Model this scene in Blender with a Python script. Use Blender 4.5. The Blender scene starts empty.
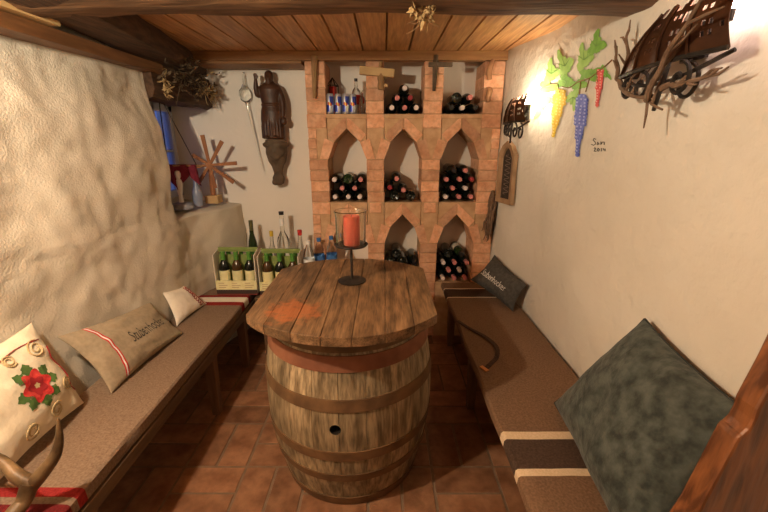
import bpy, bmesh, math, random
from mathutils import Vector, Matrix, noise
random.seed(7)
C = bpy.context.scene.collection
PI = math.pi
V = Vector
WLOC = {}

# ------------------------------------------------------------------ camera
CAMH, F, PITCH = 1.55, 390.0, math.atan(116 / 390)
CT, ST = math.cos(PITCH), math.sin(PITCH)
cd = bpy.data.cameras.new('camera'); cam = bpy.data.objects.new('camera', cd); C.objects.link(cam)
cd.sensor_width = 36; cd.lens = F / 768 * 36; cd.clip_start = .02
cam.location = (0, 0, CAMH); cam.rotation_euler = (PI / 2 - PITCH, 0, 0)
bpy.context.scene.camera = cam

def ray(px, py):
    u = (px - 384) / F; v = (py - 256) / F
    return V((u, CT - v * ST, -ST - v * CT))
def atY(px, py, y):
    d = ray(px, py); return V((0, 0, CAMH)) + d * (y / d.y)

# ------------------------------------------------------------------ materials
def mat(name, col, rough=.7, col2=None, scale=12, stretch=(1, 1, 1), bump=0, bscale=None, var=0, metal=0,
        spec=.4, detail=5, lo=.35, hi=.65, sheen=0, coat=0, grit=0, gstretch=(60, 60, 8), gscale=1):
    m = bpy.data.materials.new(name); m.use_nodes = True
    nt = m.node_tree; N = nt.nodes; L = nt.links
    b = N['Principled BSDF']; b.inputs['Roughness'].default_value = rough
    b.inputs['Metallic'].default_value = metal; b.inputs['Specular IOR Level'].default_value = spec
    b.inputs['Sheen Weight'].default_value = sheen; b.inputs['Coat Weight'].default_value = coat
    b.inputs['Base Color'].default_value = (*col, 1)
    tc = N.new('ShaderNodeTexCoord'); mp = N.new('ShaderNodeMapping'); mp.inputs['Scale'].default_value = stretch
    L.new(tc.outputs['Object'], mp.inputs['Vector'])
    out = None
    if col2 is not None:
        n = N.new('ShaderNodeTexNoise'); n.inputs['Scale'].default_value = scale; n.inputs['Detail'].default_value = detail; n.inputs['Distortion'].default_value = 1.6 if name.startswith('carved_red') else 0
        L.new(mp.outputs[0], n.inputs['Vector'])
        r = N.new('ShaderNodeValToRGB'); r.color_ramp.elements[0].color = (*col, 1); r.color_ramp.elements[1].color = (*col2, 1)
        r.color_ramp.elements[0].position = lo; r.color_ramp.elements[1].position = hi
        L.new(n.outputs['Fac'], r.inputs['Fac']); out = r.outputs['Color']
    if var:
        a = N.new('ShaderNodeAttribute'); a.attribute_name = 'var'
        mr = N.new('ShaderNodeMapRange'); mr.inputs['To Min'].default_value = 1 - var; mr.inputs['To Max'].default_value = 1 + var
        L.new(a.outputs['Fac'], mr.inputs['Value'])
        h = N.new('ShaderNodeHueSaturation'); L.new(mr.outputs[0], h.inputs['Value'])
        if out: L.new(out, h.inputs['Color'])
        else: h.inputs['Color'].default_value = (*col, 1)
        out = h.outputs['Color']
    if grit:
        mg = N.new('ShaderNodeMapping'); mg.inputs['Scale'].default_value = gstretch; L.new(tc.outputs['Object'], mg.inputs['Vector'])
        ng = N.new('ShaderNodeTexNoise'); ng.inputs['Scale'].default_value = gscale; ng.inputs['Detail'].default_value = 4; L.new(mg.outputs[0], ng.inputs['Vector'])
        rg = N.new('ShaderNodeMapRange'); rg.inputs['From Min'].default_value = .36; rg.inputs['From Max'].default_value = .56; rg.inputs['To Min'].default_value = 1 - grit; rg.inputs['To Max'].default_value = 1.08
        L.new(ng.outputs['Fac'], rg.inputs['Value'])
        hg_ = N.new('ShaderNodeHueSaturation'); L.new(rg.outputs[0], hg_.inputs['Value'])
        if out: L.new(out, hg_.inputs['Color'])
        else: hg_.inputs['Color'].default_value = (*col, 1)
        out = hg_.outputs['Color']
    if out: L.new(out, b.inputs['Base Color'])
    if bump:
        n2 = N.new('ShaderNodeTexNoise'); n2.inputs['Scale'].default_value = bscale or scale * 3; n2.inputs['Detail'].default_value = 6
        L.new(mp.outputs[0], n2.inputs['Vector'])
        bp = N.new('ShaderNodeBump'); bp.inputs['Strength'].default_value = 1; bp.inputs['Distance'].default_value = bump
        L.new(n2.outputs['Fac'], bp.inputs['Height']); L.new(bp.outputs[0], b.inputs['Normal'])
    return m
def emit(name, col, s):
    m = bpy.data.materials.new(name); m.use_nodes = True
    b = m.node_tree.nodes['Principled BSDF']; b.inputs['Base Color'].default_value = (*col, 1)
    b.inputs['Emission Color'].default_value = (*col, 1); b.inputs['Emission Strength'].default_value = s
    return m
def glass(name, col, rough=.02, ior=1.45):
    m = bpy.data.materials.new(name); m.use_nodes = True
    b = m.node_tree.nodes['Principled BSDF']; b.inputs['Base Color'].default_value = (*col, 1)
    b.inputs['Transmission Weight'].default_value = 1; b.inputs['Roughness'].default_value = rough; b.inputs['IOR'].default_value = ior
    return m

M = {}
M['plaster'] = mat('lime_plaster', (.62, .565, .46), .9, (.70, .64, .53), 3, bump=.0032, bscale=115, spec=.15)
M['plaster_s'] = mat('smooth_plaster', (.66, .615, .53), .9, (.72, .675, .59), 2, bump=.009, bscale=20, spec=.15)
M['plaster_b'] = mat('back_plaster', (.84, .78, .69), .9, (.88, .82, .73), 2, bump=.003, bscale=20, spec=.15)
M['brick'] = mat('brick', (.58, .29, .165), .9, (.70, .41, .26), 14, bump=.003, bscale=60, var=.22, spec=.15, grit=.08, gstretch=(45, 45, 45))
M['mortar'] = mat('mortar', (.49, .30, .165), .95, (.62, .40, .24), 16, bump=.004, bscale=50, spec=.1)
M['tile'] = mat('terracotta_tile', (.19, .085, .042), .42, (.33, .165, .088), 9, bump=.003, bscale=30, var=.32, spec=.4, grit=.1, gstretch=(30, 30, 30))
M['grout'] = mat('grout', (.16, .11, .07), .95, (.22, .15, .1), 20)
M['plank'] = mat('ceiling_pine', (.42, .20, .075), .5, (.56, .30, .125), 5, (14, 1, 14), bump=.001, bscale=8, var=.18, grit=.2, gstretch=(80, 5, 80))
M['beam'] = mat('dark_beam', (.085, .042, .019), .8, (.20, .10, .045), 5, (1.2, 9, 9), bump=.006, bscale=6)
M['beam_y'] = mat('dark_beam_long', (.05, .026, .014), .85, (.11, .055, .028), 5, (9, 1.2, 9), bump=.006, bscale=6)
M['board'] = mat('brown_board', (.15, .065, .025), .5, (.23, .105, .04), 5, (10, 1, 10), bump=.001)
M['board_lit'] = mat('lit_board', (.62, .40, .17), .6, (.70, .47, .22), 5, (10, 1, 10))  # light on the upper board put into its colour
M['pine'] = mat('bench_wood', (.095, .058, .032), .6, (.15, .092, .05), 5, (8, 1, 8), bump=.001)
M['pine_z'] = mat('bench_leg_wood', (.13, .07, .035), .6, (.19, .105, .055), 5, (8, 8, 1), bump=.001)
M['toy'] = mat('reddish_wood', (.26, .095, .035), .6, (.36, .15, .06), 8)
M['tool'] = mat('old_wood', (.25, .14, .06), .75, (.38, .22, .1), 9, (4, 4, 1), bump=.001)
M['tool_p'] = mat('pale_old_wood', (.46, .29, .13), .75, (.55, .37, .18), 9, bump=.001)
M['cheek'] = mat('carved_red_wood', (.085, .028, .010), .42, (.25, .09, .03), 3.2, (9, 9, 1.1), bump=.004, bscale=4, coat=.1)
M['felt_l'] = mat('grey_felt', (.175, .118, .08), 1, (.25, .178, .125), 130, bump=.002, bscale=180, sheen=.0, spec=.1)
M['felt_r'] = mat('brown_felt', (.145, .085, .05), 1, (.205, .125, .077), 130, bump=.002, bscale=180, sheen=.0, spec=.1)
M['felt_d'] = mat('dark_felt', (.055, .035, .026), 1, (.085, .055, .04), 130, bump=.002, bscale=180, spec=.1)
M['felt_c'] = mat('cream_felt', (.60, .46, .30), 1, (.70, .55, .38), 130, bump=.002, bscale=180, spec=.1)
M['felt_w'] = mat('white_felt', (.72, .66, .55), 1, (.78, .72, .62), 130, spec=.1)
M['felt_red'] = mat('red_felt', (.21, .018, .018), 1, (.29, .03, .028), 130, bump=.002, bscale=180, spec=.1)
M['felt_red2'] = mat('dark_red_felt', (.11, .012, .014), 1, (.15, .02, .02), 130, bump=.002, bscale=180, spec=.1)
M['velvet'] = mat('grey_green_velvet', (.030, .037, .033), .85, (.088, .102, .088), 24, bump=.006, bscale=45, sheen=.15, spec=.2)
M['velvet_d'] = mat('dark_piping', (.03, .035, .032), .9)
M['charcoal'] = mat('charcoal_linen', (.06, .055, .05), 1, (.085, .08, .072), 60, bump=.001, bscale=200, spec=.1)
M['linen'] = mat('beige_linen', (.33, .27, .185), 1, (.39, .32, .225), 60, bump=.001, bscale=200, spec=.1)
M['cotton'] = mat('cream_cotton', (.74, .66, .50), 1, (.82, .74, .58), 18, bump=.005, bscale=26, spec=.1)
M['cotton_w'] = mat('white_cotton', (.80, .73, .62), 1, (.86, .79, .68), 30, bump=.002, spec=.1)
M['ink'] = mat('black_ink', (.05, .045, .04), .9)
M['inkw'] = mat('white_ink', (.62, .60, .55), .9)
M['thread_r'] = mat('red_thread', (.50, .02, .025), .8, (.60, .06, .05), 60)
M['thread_rd'] = mat('dark_red_thread', (.30, .015, .02), .8)
M['thread_g'] = mat('green_thread', (.06, .13, .03), .8, (.10, .19, .05), 50)
M['thread_y'] = mat('tan_thread', (.55, .43, .24), .9)
M['stave'] = mat('barrel_stave', (.15, .105, .055), .65, (.40, .30, .175), 5, (6, 6, 1.3), bump=.004, bscale=9, var=.22, grit=.32, gstretch=(130, 130, 11))
M['hoop'] = mat('rusty_hoop', (.11, .06, .028), .65, (.20, .11, .05), 12, metal=.15, bump=.001)
M['hoop_t'] = mat('red_rust_hoop', (.17, .058, .028), .7, (.26, .10, .05), 10, metal=.1, bump=.001)
M['hole'] = mat('bung_dark', (.012, .008, .005), .9)
M['head'] = mat('barrel_head', (.10, .06, .03), .8)
M['iron'] = mat('iron', (.03, .026, .024), .55, (.06, .05, .042), 20, metal=.6)
M['copper'] = mat('brown_sheet', (.05, .02, .010), .38, (.11, .045, .02), 7, metal=.55, bump=.001)
M['twig'] = mat('twig', (.13, .075, .045), .9, (.22, .14, .09), 30, bump=.001)
M['husk'] = mat('dried_husk', (.42, .28, .12), .9, (.56, .40, .2), 30)
M['twig_d'] = mat('dark_dried_leaves', (.07, .045, .025), .95, (.13, .085, .045), 30)
M['wine'] = mat('dark_glass', (.008, .010, .008), .12, spec=.5)
M['wine_g'] = mat('green_wine_glass', (.018, .035, .012), .1, spec=.5)
M['cap_w'] = mat('white_capsule', (.75, .62, .58), .45)
M['cap_p'] = mat('pink_capsule', (.62, .22, .21), .4)
M['cap_r'] = mat('red_capsule', (.26, .02, .03), .4)
M['cap_k'] = mat('black_capsule', (.02, .015, .015), .35)
M['cap_g'] = mat('green_capsule', (.10, .28, .05), .4)
M['lab'] = mat('yellow_label', (.74, .68, .34), .8, (.82, .77, .46), 20)
M['lab_w'] = mat('pale_label', (.62, .60, .48), .8, (.7, .67, .55), 20)
M['card'] = mat('white_card', (.74, .68, .58), .8)
M['card_k'] = mat('dark_card', (.05, .03, .025), .7)
M['card_g'] = mat('green_card', (.20, .27, .07), .7, (.27, .33, .1), 15)
M['card_r'] = mat('red_card', (.30, .05, .035), .8)
M['clear'] = glass('clear_glass', (.95, .97, .95))
M['shade_glass'] = glass('candle_glass', (.93, .93, .88), .04, 1.5)
M['pet'] = glass('clear_plastic', (.92, .96, 1), .08, 1.2)
M['blue'] = mat('blue_label', (.05, .16, .42), .5)
M['white'] = mat('white_label', (.82, .82, .8), .6)
M['red'] = mat('red_wax', (.62, .05, .035), .5, spec=.4)
M['candle'] = mat('red_candle_wax', (.92, .22, .16), .45)
M['candle'].node_tree.nodes['Principled BSDF'].inputs['Subsurface Weight'].default_value = .3
M['can_s'] = mat('can_silver', (.60, .62, .68), .3, metal=.7)
M['can_b'] = mat('can_blue', (.03, .05, .30), .35, metal=.3)
M['yellow'] = mat('can_yellow', (.75, .5, .05), .5)
M['carve'] = mat('dark_carved_wood', (.045, .018, .009), .45, (.085, .036, .018), 14, (1, 1, 1), bump=.002, bscale=30)
M['carve2'] = mat('grey_carved_wood', (.075, .05, .03), .7, (.14, .095, .06), 16, bump=.003, bscale=30)
M['slate'] = mat('slate_panel', (.03, .024, .02), .7, (.07, .05, .04), 22)
M['frame'] = mat('worn_frame', (.28, .17, .09), .7, (.40, .26, .15), 12, bump=.001)
M['cork'] = mat('terracotta_knob', (.33, .16, .08), .8, (.42, .22, .11), 25)
M['g1'] = mat('leaf_green', (.15, .36, .05), .9, (.24, .47, .09), 30)
M['g2'] = mat('leaf_light_green', (.26, .48, .10), .9, (.36, .57, .16), 30)
M['gy'] = mat('grape_yellow', (.62, .40, .02), .9, (.74, .52, .05), 60)
M['gb'] = mat('grape_blue', (.09, .12, .50), .9, (.20, .25, .66), 60)
M['gbl'] = mat('grape_pale_blue', (.38, .43, .78), .9)
M['gr'] = mat('grape_red', (.66, .05, .06), .9, (.76, .17, .15), 60)
M['grl'] = mat('grape_pale_red', (.86, .45, .40), .9)
M['gyl'] = mat('grape_pale_yellow', (.86, .70, .22), .9)
M['vine_g'] = mat('leaf_vein', (.14, .30, .06), .9)
M['vine'] = mat('vine_brown', (.26, .14, .06), .9)
M['bulb'] = emit('lamp_bulb', (1, .80, .56), 260)
M['bulb_dim'] = emit('dim_lamp_bulb', (1, .74, .66), 60)
M['winframe'] = mat('window_paint', (.50, .50, .55), .6)
M['cord'] = mat('dark_cord', (.05, .035, .03), .9)
M['dred'] = mat('dark_red_cloth', (.16, .012, .03), .9, (.22, .02, .045), 20)
M['sack'] = mat('grey_stone', (.20, .20, .24), .8, (.30, .30, .33), 20)
M['amber'] = mat('orange_tag', (.55, .2, .05), .7)

# table top: plank wood with a worn patch of old orange paint
def tabletop_mat():
    m = mat('table_planks', (.095, .052, .024), .5, (.235, .135, .066), 4, (7, 1.4, 7), bump=.003, bscale=9, var=.2, grit=.38, gstretch=(170, 13, 170))
    nt = m.node_tree; N = nt.nodes; L = nt.links; b = N['Principled BSDF']
    src = b.inputs['Base Color'].links[0].from_socket
    tc = N.new('ShaderNodeTexCoord'); mp = N.new('ShaderNodeMapping')
    mp.inputs['Location'].default_value = (.19 / .13, .25 / .13, 0); mp.inputs['Scale'].default_value = (1 / .13, 1 / .13, 1)
    L.new(tc.outputs['Object'], mp.inputs[0])
    ln = N.new('ShaderNodeVectorMath'); ln.operation = 'LENGTH'; L.new(mp.outputs[0], ln.inputs[0])
    n = N.new('ShaderNodeTexNoise'); n.inputs['Scale'].default_value = 26; n.inputs['Detail'].default_value = 8; L.new(tc.outputs['Object'], n.inputs['Vector'])
    ad = N.new('ShaderNodeMath'); ad.operation = 'MULTIPLY_ADD'; L.new(n.outputs['Fac'], ad.inputs[0]); ad.inputs[1].default_value = 2.2; L.new(ln.outputs['Value'], ad.inputs[2])
    mr = N.new('ShaderNodeMapRange'); mr.inputs['From Min'].default_value = 1.55; mr.inputs['From Max'].default_value = 2.0; mr.inputs['To Min'].default_value = .6; mr.inputs['To Max'].default_value = 0
    L.new(ad.outputs[0], mr.inputs['Value'])
    mx = N.new('ShaderNodeMix'); mx.data_type = 'RGBA'; L.new(mr.outputs[0], mx.inputs['Factor']); L.new(src, mx.inputs['A']); mx.inputs['B'].default_value = (.44, .13, .04, 1)
    L.new(mx.outputs['Result'], b.inputs['Base Color'])
    return m
M['top'] = tabletop_mat()

# ------------------------------------------------------------------ mesh builder
class MB:
    def __init__(s):
        s.bm = bmesh.new(); s.cl = s.bm.loops.layers.float_color.new('var'); s.mi = 0; s.v = .5
    def face(s, vs):
        try: f = s.bm.faces.new(vs)
        except ValueError: return None
        f.material_index = s.mi
        for l in f.loops: l[s.cl] = (s.v, s.v, s.v, 1)
        return f
    def vert(s, p): return s.bm.verts.new(p)
    def hexa(s, P):      # 8 points: bottom 4 ccw, top 4 ccw
        v = [s.vert(p) for p in P]
        for q in ((3, 2, 1, 0), (4, 5, 6, 7), (0, 1, 5, 4), (1, 2, 6, 5), (2, 3, 7, 6), (3, 0, 4, 7)): s.face([v[i] for i in q])
    def box(s, c, d, rot=None):
        x, y, z = d[0] / 2, d[1] / 2, d[2] / 2; c = V(c)
        P = [V(p) for p in ((-x, -y, -z), (x, -y, -z), (x, y, -z), (-x, y, -z), (-x, -y, z), (x, -y, z), (x, y, z), (-x, y, z))]
        if rot: P = [rot @ p for p in P]
        s.hexa([c + p for p in P])
    def bbox(s, a, b):
        s.box([(a[i] + b[i]) / 2 for i in range(3)], [abs(b[i] - a[i]) for i in range(3)])
    def prism(s, poly, d):      # poly: list of 3d points, d: extrusion vector
        d = V(d); A = [s.vert(V(p)) for p in poly]; B = [s.vert(V(p) + d) for p in poly]
        n = len(poly); s.face(A[::-1]); s.face(B)
        for i in range(n): s.face([A[i], A[(i + 1) % n], B[(i + 1) % n], B[i]])
    def tube(s, pts, r, n=8, cap=True):
        pts = [V(p) for p in pts]; R = r if isinstance(r, (list, tuple)) else [r] * len(pts)
        rings = []; pr = None
        for i, p in enumerate(pts):
            t = (pts[min(i + 1, len(pts) - 1)] - pts[max(i - 1, 0)]).normalized()
            if pr is None:
                a = V((0, 0, 1)) if abs(t.z) < .9 else V((1, 0, 0)); pr = t.cross(a).normalized()
            else: pr = (pr - t * pr.dot(t)).normalized()
            q = t.cross(pr)
            rings.append([s.vert(p + (pr * math.cos(2 * PI * k / n) + q * math.sin(2 * PI * k / n)) * R[i]) for k in range(n)])
        for a, b in zip(rings, rings[1:]):
            for k in range(n): s.face([a[k], a[(k + 1) % n], b[(k + 1) % n], b[k]])
        if cap: s.face(rings[0][::-1]); s.face(rings[-1])
    def lathe(s, prof, c=(0, 0, 0), n=24, rot=None, sx=1, sy=1, cap=True):
        c = V(c); rings = []
        for r, z in prof:
            ring = []
            for k in range(n):
                p = V((r * math.cos(2 * PI * k / n) * sx, r * math.sin(2 * PI * k / n) * sy, z))
                ring.append(s.vert(c + (rot @ p if rot else p)))
            rings.append(ring)
        for a, b in zip(rings, rings[1:]):
            for k in range(n): s.face([a[k], a[(k + 1) % n], b[(k + 1) % n], b[k]])
        if cap: s.face(rings[0][::-1]); s.face(rings[-1])
    def ball(s, c, r, n=12, sc=(1, 1, 1), rot=None):
        prof = [(max(1e-4, math.sin(PI * i / (n // 2 + 2))) * r, -math.cos(PI * i / (n // 2 + 2)) * r * sc[2]) for i in range(n // 2 + 3)]
        s.lathe(prof, c, n, rot, sc[0], sc[1])
    def grid(s, f, us, vs, flip=False):
        G = [[s.vert(f(u, v)) for v in vs] for u in us]
        for i in range(len(us) - 1):
            for j in range(len(vs) - 1):
                q = [G[i][j], G[i + 1][j], G[i + 1][j + 1], G[i][j + 1]]
                s.face(q[::-1] if flip else q)
        return G
    def build(s, name, mats, parent=None, origin=None, smooth=False, bevel=0, mods=None):
        if not isinstance(mats, (list, tuple)): mats = [mats]
        if origin is None: origin = WLOC[parent.name] if parent else (0, 0, 0)
        origin = V(origin)
        bmesh.ops.remove_doubles(s.bm, verts=s.bm.verts, dist=1e-6)
        bmesh.ops.recalc_face_normals(s.bm, faces=s.bm.faces) if not getattr(s, 'open', False) else None
        bmesh.ops.translate(s.bm, verts=s.bm.verts, vec=-origin)
        me = bpy.data.meshes.new(name); s.bm.to_mesh(me); s.bm.free()
        for m in mats: me.materials.append(M[m] if isinstance(m, str) else m)
        if smooth:
            for p in me.polygons: p.use_smooth = True
            if smooth != 'all': me.set_sharp_from_angle(angle=math.radians(40))
        o = bpy.data.objects.new(name, me); C.objects.link(o)
        WLOC[o.name] = origin.copy()
        if parent: o.parent = parent; o.location = origin - WLOC[parent.name]
        else: o.location = origin
        if bevel:
            b = o.modifiers.new('bevel', 'BEVEL'); b.width = bevel; b.segments = 2; b.limit_method = 'ANGLE'
        return o

def tag(o, label, cat, group=None):
    o['label'] = label; o['category'] = cat
    if group: o['group'] = group
    return o
def structure(o): o['kind'] = 'structure'; return o
def empty(name, loc, label, cat, group=None):
    o = bpy.data.objects.new(name, None); C.objects.link(o); o.location = loc; o.empty_display_size = .05
    WLOC[o.name] = V(loc); return tag(o, label, cat, group)
def sm(a, b, x):
    t = max(0, min(1, (x - a) / (b - a))); return t * t * (3 - 2 * t)
def fr(a, b, st):
    n = max(1, round((b - a) / st)); return [a + (b - a) * i / n for i in range(n)]
def catmull(pts, k=6):
    pts = [V(p) for p in pts]; P = [pts[0]] + pts + [pts[-1]]; out = []
    for i in range(1, len(P) - 2):
        for j in range(k):
            t = j / k; a, b, c, d = P[i - 1], P[i], P[i + 1], P[i + 2]
            out.append(.5 * ((2 * b) + (c - a) * t + (2 * a - 5 * b + 4 * c - d) * t * t + (3 * b - a - 3 * c + d) * t ** 3))
    return out + [pts[-1]]
def lerps(vals, n):     # resample radii
    return [vals[min(int(i / (n - 1) * (len(vals) - 1)), len(vals) - 2)] * (1 - (i / (n - 1) * (len(vals) - 1) - min(int(i / (n - 1) * (len(vals) - 1)), len(vals) - 2))) + vals[min(int(i / (n - 1) * (len(vals) - 1)), len(vals) - 2) + 1] * (i / (n - 1) * (len(vals) - 1) - min(int(i / (n - 1) * (len(vals) - 1)), len(vals) - 2)) for i in range(n)]
def nz(x, y, z=0): return noise.noise(V((x, y, z)))

# ------------------------------------------------------------------ room shell
YB, YF, YR = 3.18, 2.9, -1.3       # back plaster, brick face, wall behind the camera
ZC = 2.12
def XLbase(y, z):
    b = -1.43 + .10 * sm(1.3, 2.4, y) + .17 * sm(2.55, 3.15, y)
    b = -1.43 + .10 * sm(1.3, 2.4, y) * (1 - .5 * sm(1.55, 1.9, z)) + .17 * sm(2.55, 3.15, y) * (1 - sm(1.15, 1.5, z)) + .02 * sm(1.2, .4, z) - .02 * sm(1.6, 1.9, z) - .12 * (1 - sm(.55, 1.25, y))
    return b + (nz(y * 3.2, z * 3.2, 3) * .024 + nz(y * 7.5, z * 7.5, 9) * .012) * (1 - .7 * sm(1.75, 1.93, z)) + nz(y * 15, z * 15, 5) * .006 + nz(y * 32, z * 32, 15) * .003
def XL(y, z):
    m = sm(2.46, 2.50, y + nz(z * 4, 1) * .02) * sm(1.05, 1.09, z) * (1 - sm(1.84, 1.88, z))
    return XLbase(y, z) * (1 - m) - 1.64 * m
def XR(y, z=1):
    return .935 - .105 * sm(2.25, 2.92, y) + nz(y * 2.5, z * 2.5, 20) * .010 + nz(y * 7, z * 7, 31) * .005 + nz(y * 16, z * 16, 37) * .0022
mb = MB(); mb.open = True
ys = fr(YR, .9, .05) + fr(.9, 2.42, .018) + fr(2.42, 2.54, .006) + fr(2.54, 3.2, .02) + [3.2]
zs = fr(0, 1.02, .02) + fr(1.02, 1.12, .006) + fr(1.12, 1.82, .02) + fr(1.82, 1.9, .006) + fr(1.9, 2.2, .03) + [2.2]
G = mb.grid(lambda y, z: V((XL(y, z), y, z)), ys, zs, flip=True)
dele = [f for f in mb.bm.faces if all(v.co.x < -1.6 and 2.66 < v.co.y < 3.12 and 1.15 < v.co.z < 1.78 for v in f.verts)]
bmesh.ops.delete(mb.bm, geom=dele, context='FACES')
structure(mb.build('wall_left', 'plaster', smooth='all'))
mb = MB(); mb.open = True
mb.grid(lambda y, z: V((XR(y, z), y, z)), fr(YR, 3.2, .03) + [3.2], fr(0, 2.2, .03) + [2.2])
structure(mb.build('wall_right', 'plaster_s', smooth='all'))
mb = MB(); mb.open = True
mb.grid(lambda x, z: V((x, YB + nz(x * 3, z * 3, 50) * .008, z)), fr(-1.75, .95, .04) + [.95], fr(0, 2.2, .04) + [2.2])
structure(mb.build('wall_back', 'plaster_b', smooth='all'))
mb = MB(); mb.bbox((-1.6, YR - .1, 0), (1.1, YR, 2.2)); structure(mb.build('wall_rear', 'beam'))

# floor: basket weave of terracotta tiles
mb = MB(); mb.mi = 1; mb.bbox((-1.7, YR, -.06), (1.1, 3.2, -.004)); mb.mi = 0
B = .305; g = .0035
for i in range(-6, 4):
    for j in range(-5, 11):
        x0, y0 = i * B - .07, j * B + .03
        for k in range(2):
            mb.v = random.random()
            if (i + j) % 2: a = (x0 + g, y0 + k * B / 2 + g); b = (x0 + B - g, y0 + (k + 1) * B / 2 - g)
            else: a = (x0 + k * B / 2 + g, y0 + g); b = (x0 + (k + 1) * B / 2 - g, y0 + B - g)
            if b[1] > 3.19 or a[0] < -1.7 or b[0] > 1.1 or a[1] < YR: continue
            t = [random.uniform(-.0015, .0012) for _ in range(4)]
            e = .004
            mb.hexa([(a[0], a[1], -.01), (b[0], a[1], -.01), (b[0], b[1], -.01), (a[0], b[1], -.01),
                     (a[0] + e, a[1] + e, t[0]), (b[0] - e, a[1] + e, t[1]), (b[0] - e, b[1] - e, t[2]), (a[0] + e, b[1] - e, t[3])])
structure(mb.build('floor', ['tile', 'grout']))

# ceiling planks
mb = MB()
x = -1.62
while x < 1.05:
    w = random.uniform(.14, .165); mb.v = random.random()
    e = .006
    mb.hexa([(x + e, YR, ZC), (x + w - e, YR, ZC), (x + w - e, 3.2, ZC), (x + e, 3.2, ZC),
             (x, YR, ZC + .03), (x + w, YR, ZC + .03), (x + w, 3.2, ZC + .03), (x, 3.2, ZC + .03)])
    x += w
mb.v = .3; mb.bbox((-1.75, YR - .1, ZC + .028), (1.15, 3.25, ZC + .08))
structure(mb.build('ceiling', 'plank'))
# cross beam, rough hewn
def beam(name, a, b, w, h, m, amp=.012, seed=0, arch=0, n=40):
    mb = MB(); a = V(a); b = V(b); d = (b - a); t = d.normalized(); sd = t.cross(V((0, 0, 1))).normalized(); up = V((0, 0, 1))
    K = 16
    def f(u, k):
        an = 2 * PI * k / K; c, s_ = math.cos(an), math.sin(an)
        q = (abs(c) ** 5 + abs(s_) ** 5) ** (-1 / 5)
        r = 1 + nz(u * 6, c * 1.2 + seed, s_ * 1.2) * amp / (w * .5) + nz(u * 22, c * 3 + seed, s_ * 3) * amp * .35 / (w * .5)
        return a + d * u + sd * (c * q * w / 2 * r) + up * (s_ * q * h / 2 * r + arch * 4 * u * (1 - u))
    G = [[mb.vert(f(i / n, k)) for k in range(K)] for i in range(n + 1)]
    for i in range(n):
        for k in range(K): mb.face([G[i][k], G[i][(k + 1) % K], G[i + 1][(k + 1) % K], G[i + 1][k]])
    mb.face(G[0][::-1]); mb.face(G[-1])
    return mb.build(name, m, smooth=True)
structure(beam('trim_1', (-1.52, 1.63, 2.07), (.99, 1.60, 2.07), .23, .15, 'beam', .014, 1, .012))
structure(beam('trim_2', (-1.175, 1.45, 2.065), (-1.44, 3.17, 2.06), .24, .13, 'beam_y', .008, 4))
structure(beam('trim_3', (-1.44, 2.47, 1.885), (-1.39, 3.17, 1.885), .19, .215, 'beam_y', .012, 8))
mb = MB(); mb.bbox((-1.3, YF - .025, 2.063), (.86, YF + .05, 2.12)); mb.bbox((-1.3, YF - .005, 2.045), (-.56, YF + .2, 2.1))
structure(mb.build('trim_4', mat('trim_wood', (.27, .13, .05), .6, (.37, .19, .075), 5, (1, 10, 10)), bevel=.004))
# board capping the left wall and the short board above it, its lit edge painted in pale colour
mb = MB(); mb.bbox((-1.50, YR, 1.928), (-1.335, 2.585, 1.985)); structure(mb.build('trim_5', 'board', bevel=.004))
mb = MB(); mb.bbox((-1.46, YR, 1.988), (-1.30, 1.77, 2.022)); structure(mb.build('trim_6', 'board_lit', bevel=.003))

# window
mb = MB()
wy0, wy1, wz0, wz1, wx = 2.64, 3.14, 1.13, 1.80, -1.655
for a, b in (((wx, wy0, wz0), (wx + .05, wy1, wz0 + .05)), ((wx, wy0, wz1 - .05), (wx + .05, wy1, wz1)), ((wx, wy0, wz0), (wx + .05, wy0 + .05, wz1)),
             ((wx, wy1 - .05, wz0), (wx + .05, wy1, wz1)), ((wx, 2.875, wz0), (wx + .05, 2.905, wz1)), ((wx + .01, wy0, 1.46), (wx + .04, wy1, 1.48))): mb.bbox(a, b)
wf = structure(mb.build('window_1', 'winframe', bevel=.003))
mb = MB(); mb.bbox((wx + .02, wy0 + .03, wz0 + .03), (wx + .026, wy1 - .03, wz1 - .03)); mb.build('pane', glass('window_glass', (.95, .97, 1)), wf)

# ------------------------------------------------------------------ brick wine rack
XE = [-.541, -.402, -.127, .003, .275, .409, .685, .825]   # pier edges
FL = [.469, 1.104, 1.725]
SPR = [.789, 1.4155]; APX = [1.012, 1.628]
rack = empty('wine_rack', (.14, YF, 0), 'tall brick wine rack with three columns of pointed-arch niches against the back wall', 'wine rack')
mb = MB()
def brick(a, b, jit=.003):
    mb.mi = 0; mb.v = random.random()
    j = random.uniform(0, jit); e = .004
    x0, z0 = a; x1, z1 = b; y0 = YF - j; y1 = YB - .005
    mb.hexa([(x0 + e, y0, z0 + e), (x1 - e, y0, z0 + e), (x1, y0 + e, z0), (x0, y0 + e, z0),
             (x0 + e, y0, z1 - e), (x1 - e, y0, z1 - e), (x1, y0 + e, z1), (x0, y0 + e, z1)])
    mb.hexa([(x0, y0 + e, z0), (x1, y0 + e, z0), (x1, y1, z0), (x0, y1, z0), (x0, y0 + e, z1), (x1, y0 + e, z1), (x1, y1, z1), (x0, y1, z1)])
def mort(a, b, y=YF + .006):
    mb.mi = 1; mb.v = .5; mb.bbox((a[0], y, a[1]), (b[0], YB - .004, b[1]))
def courses(x0, x1, z0, z1, h=.078, split=False):
    n = max(1, round((z1 - z0) / h)); hh = (z1 - z0) / n
    for i in range(n):
        za, zb = z0 + i * hh + .003, z0 + (i + 1) * hh - .003
        s_ = random.uniform(-.003, .003)
        brick((x0 + s_ + .002, za), (x1 + s_ - .002, zb))
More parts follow.
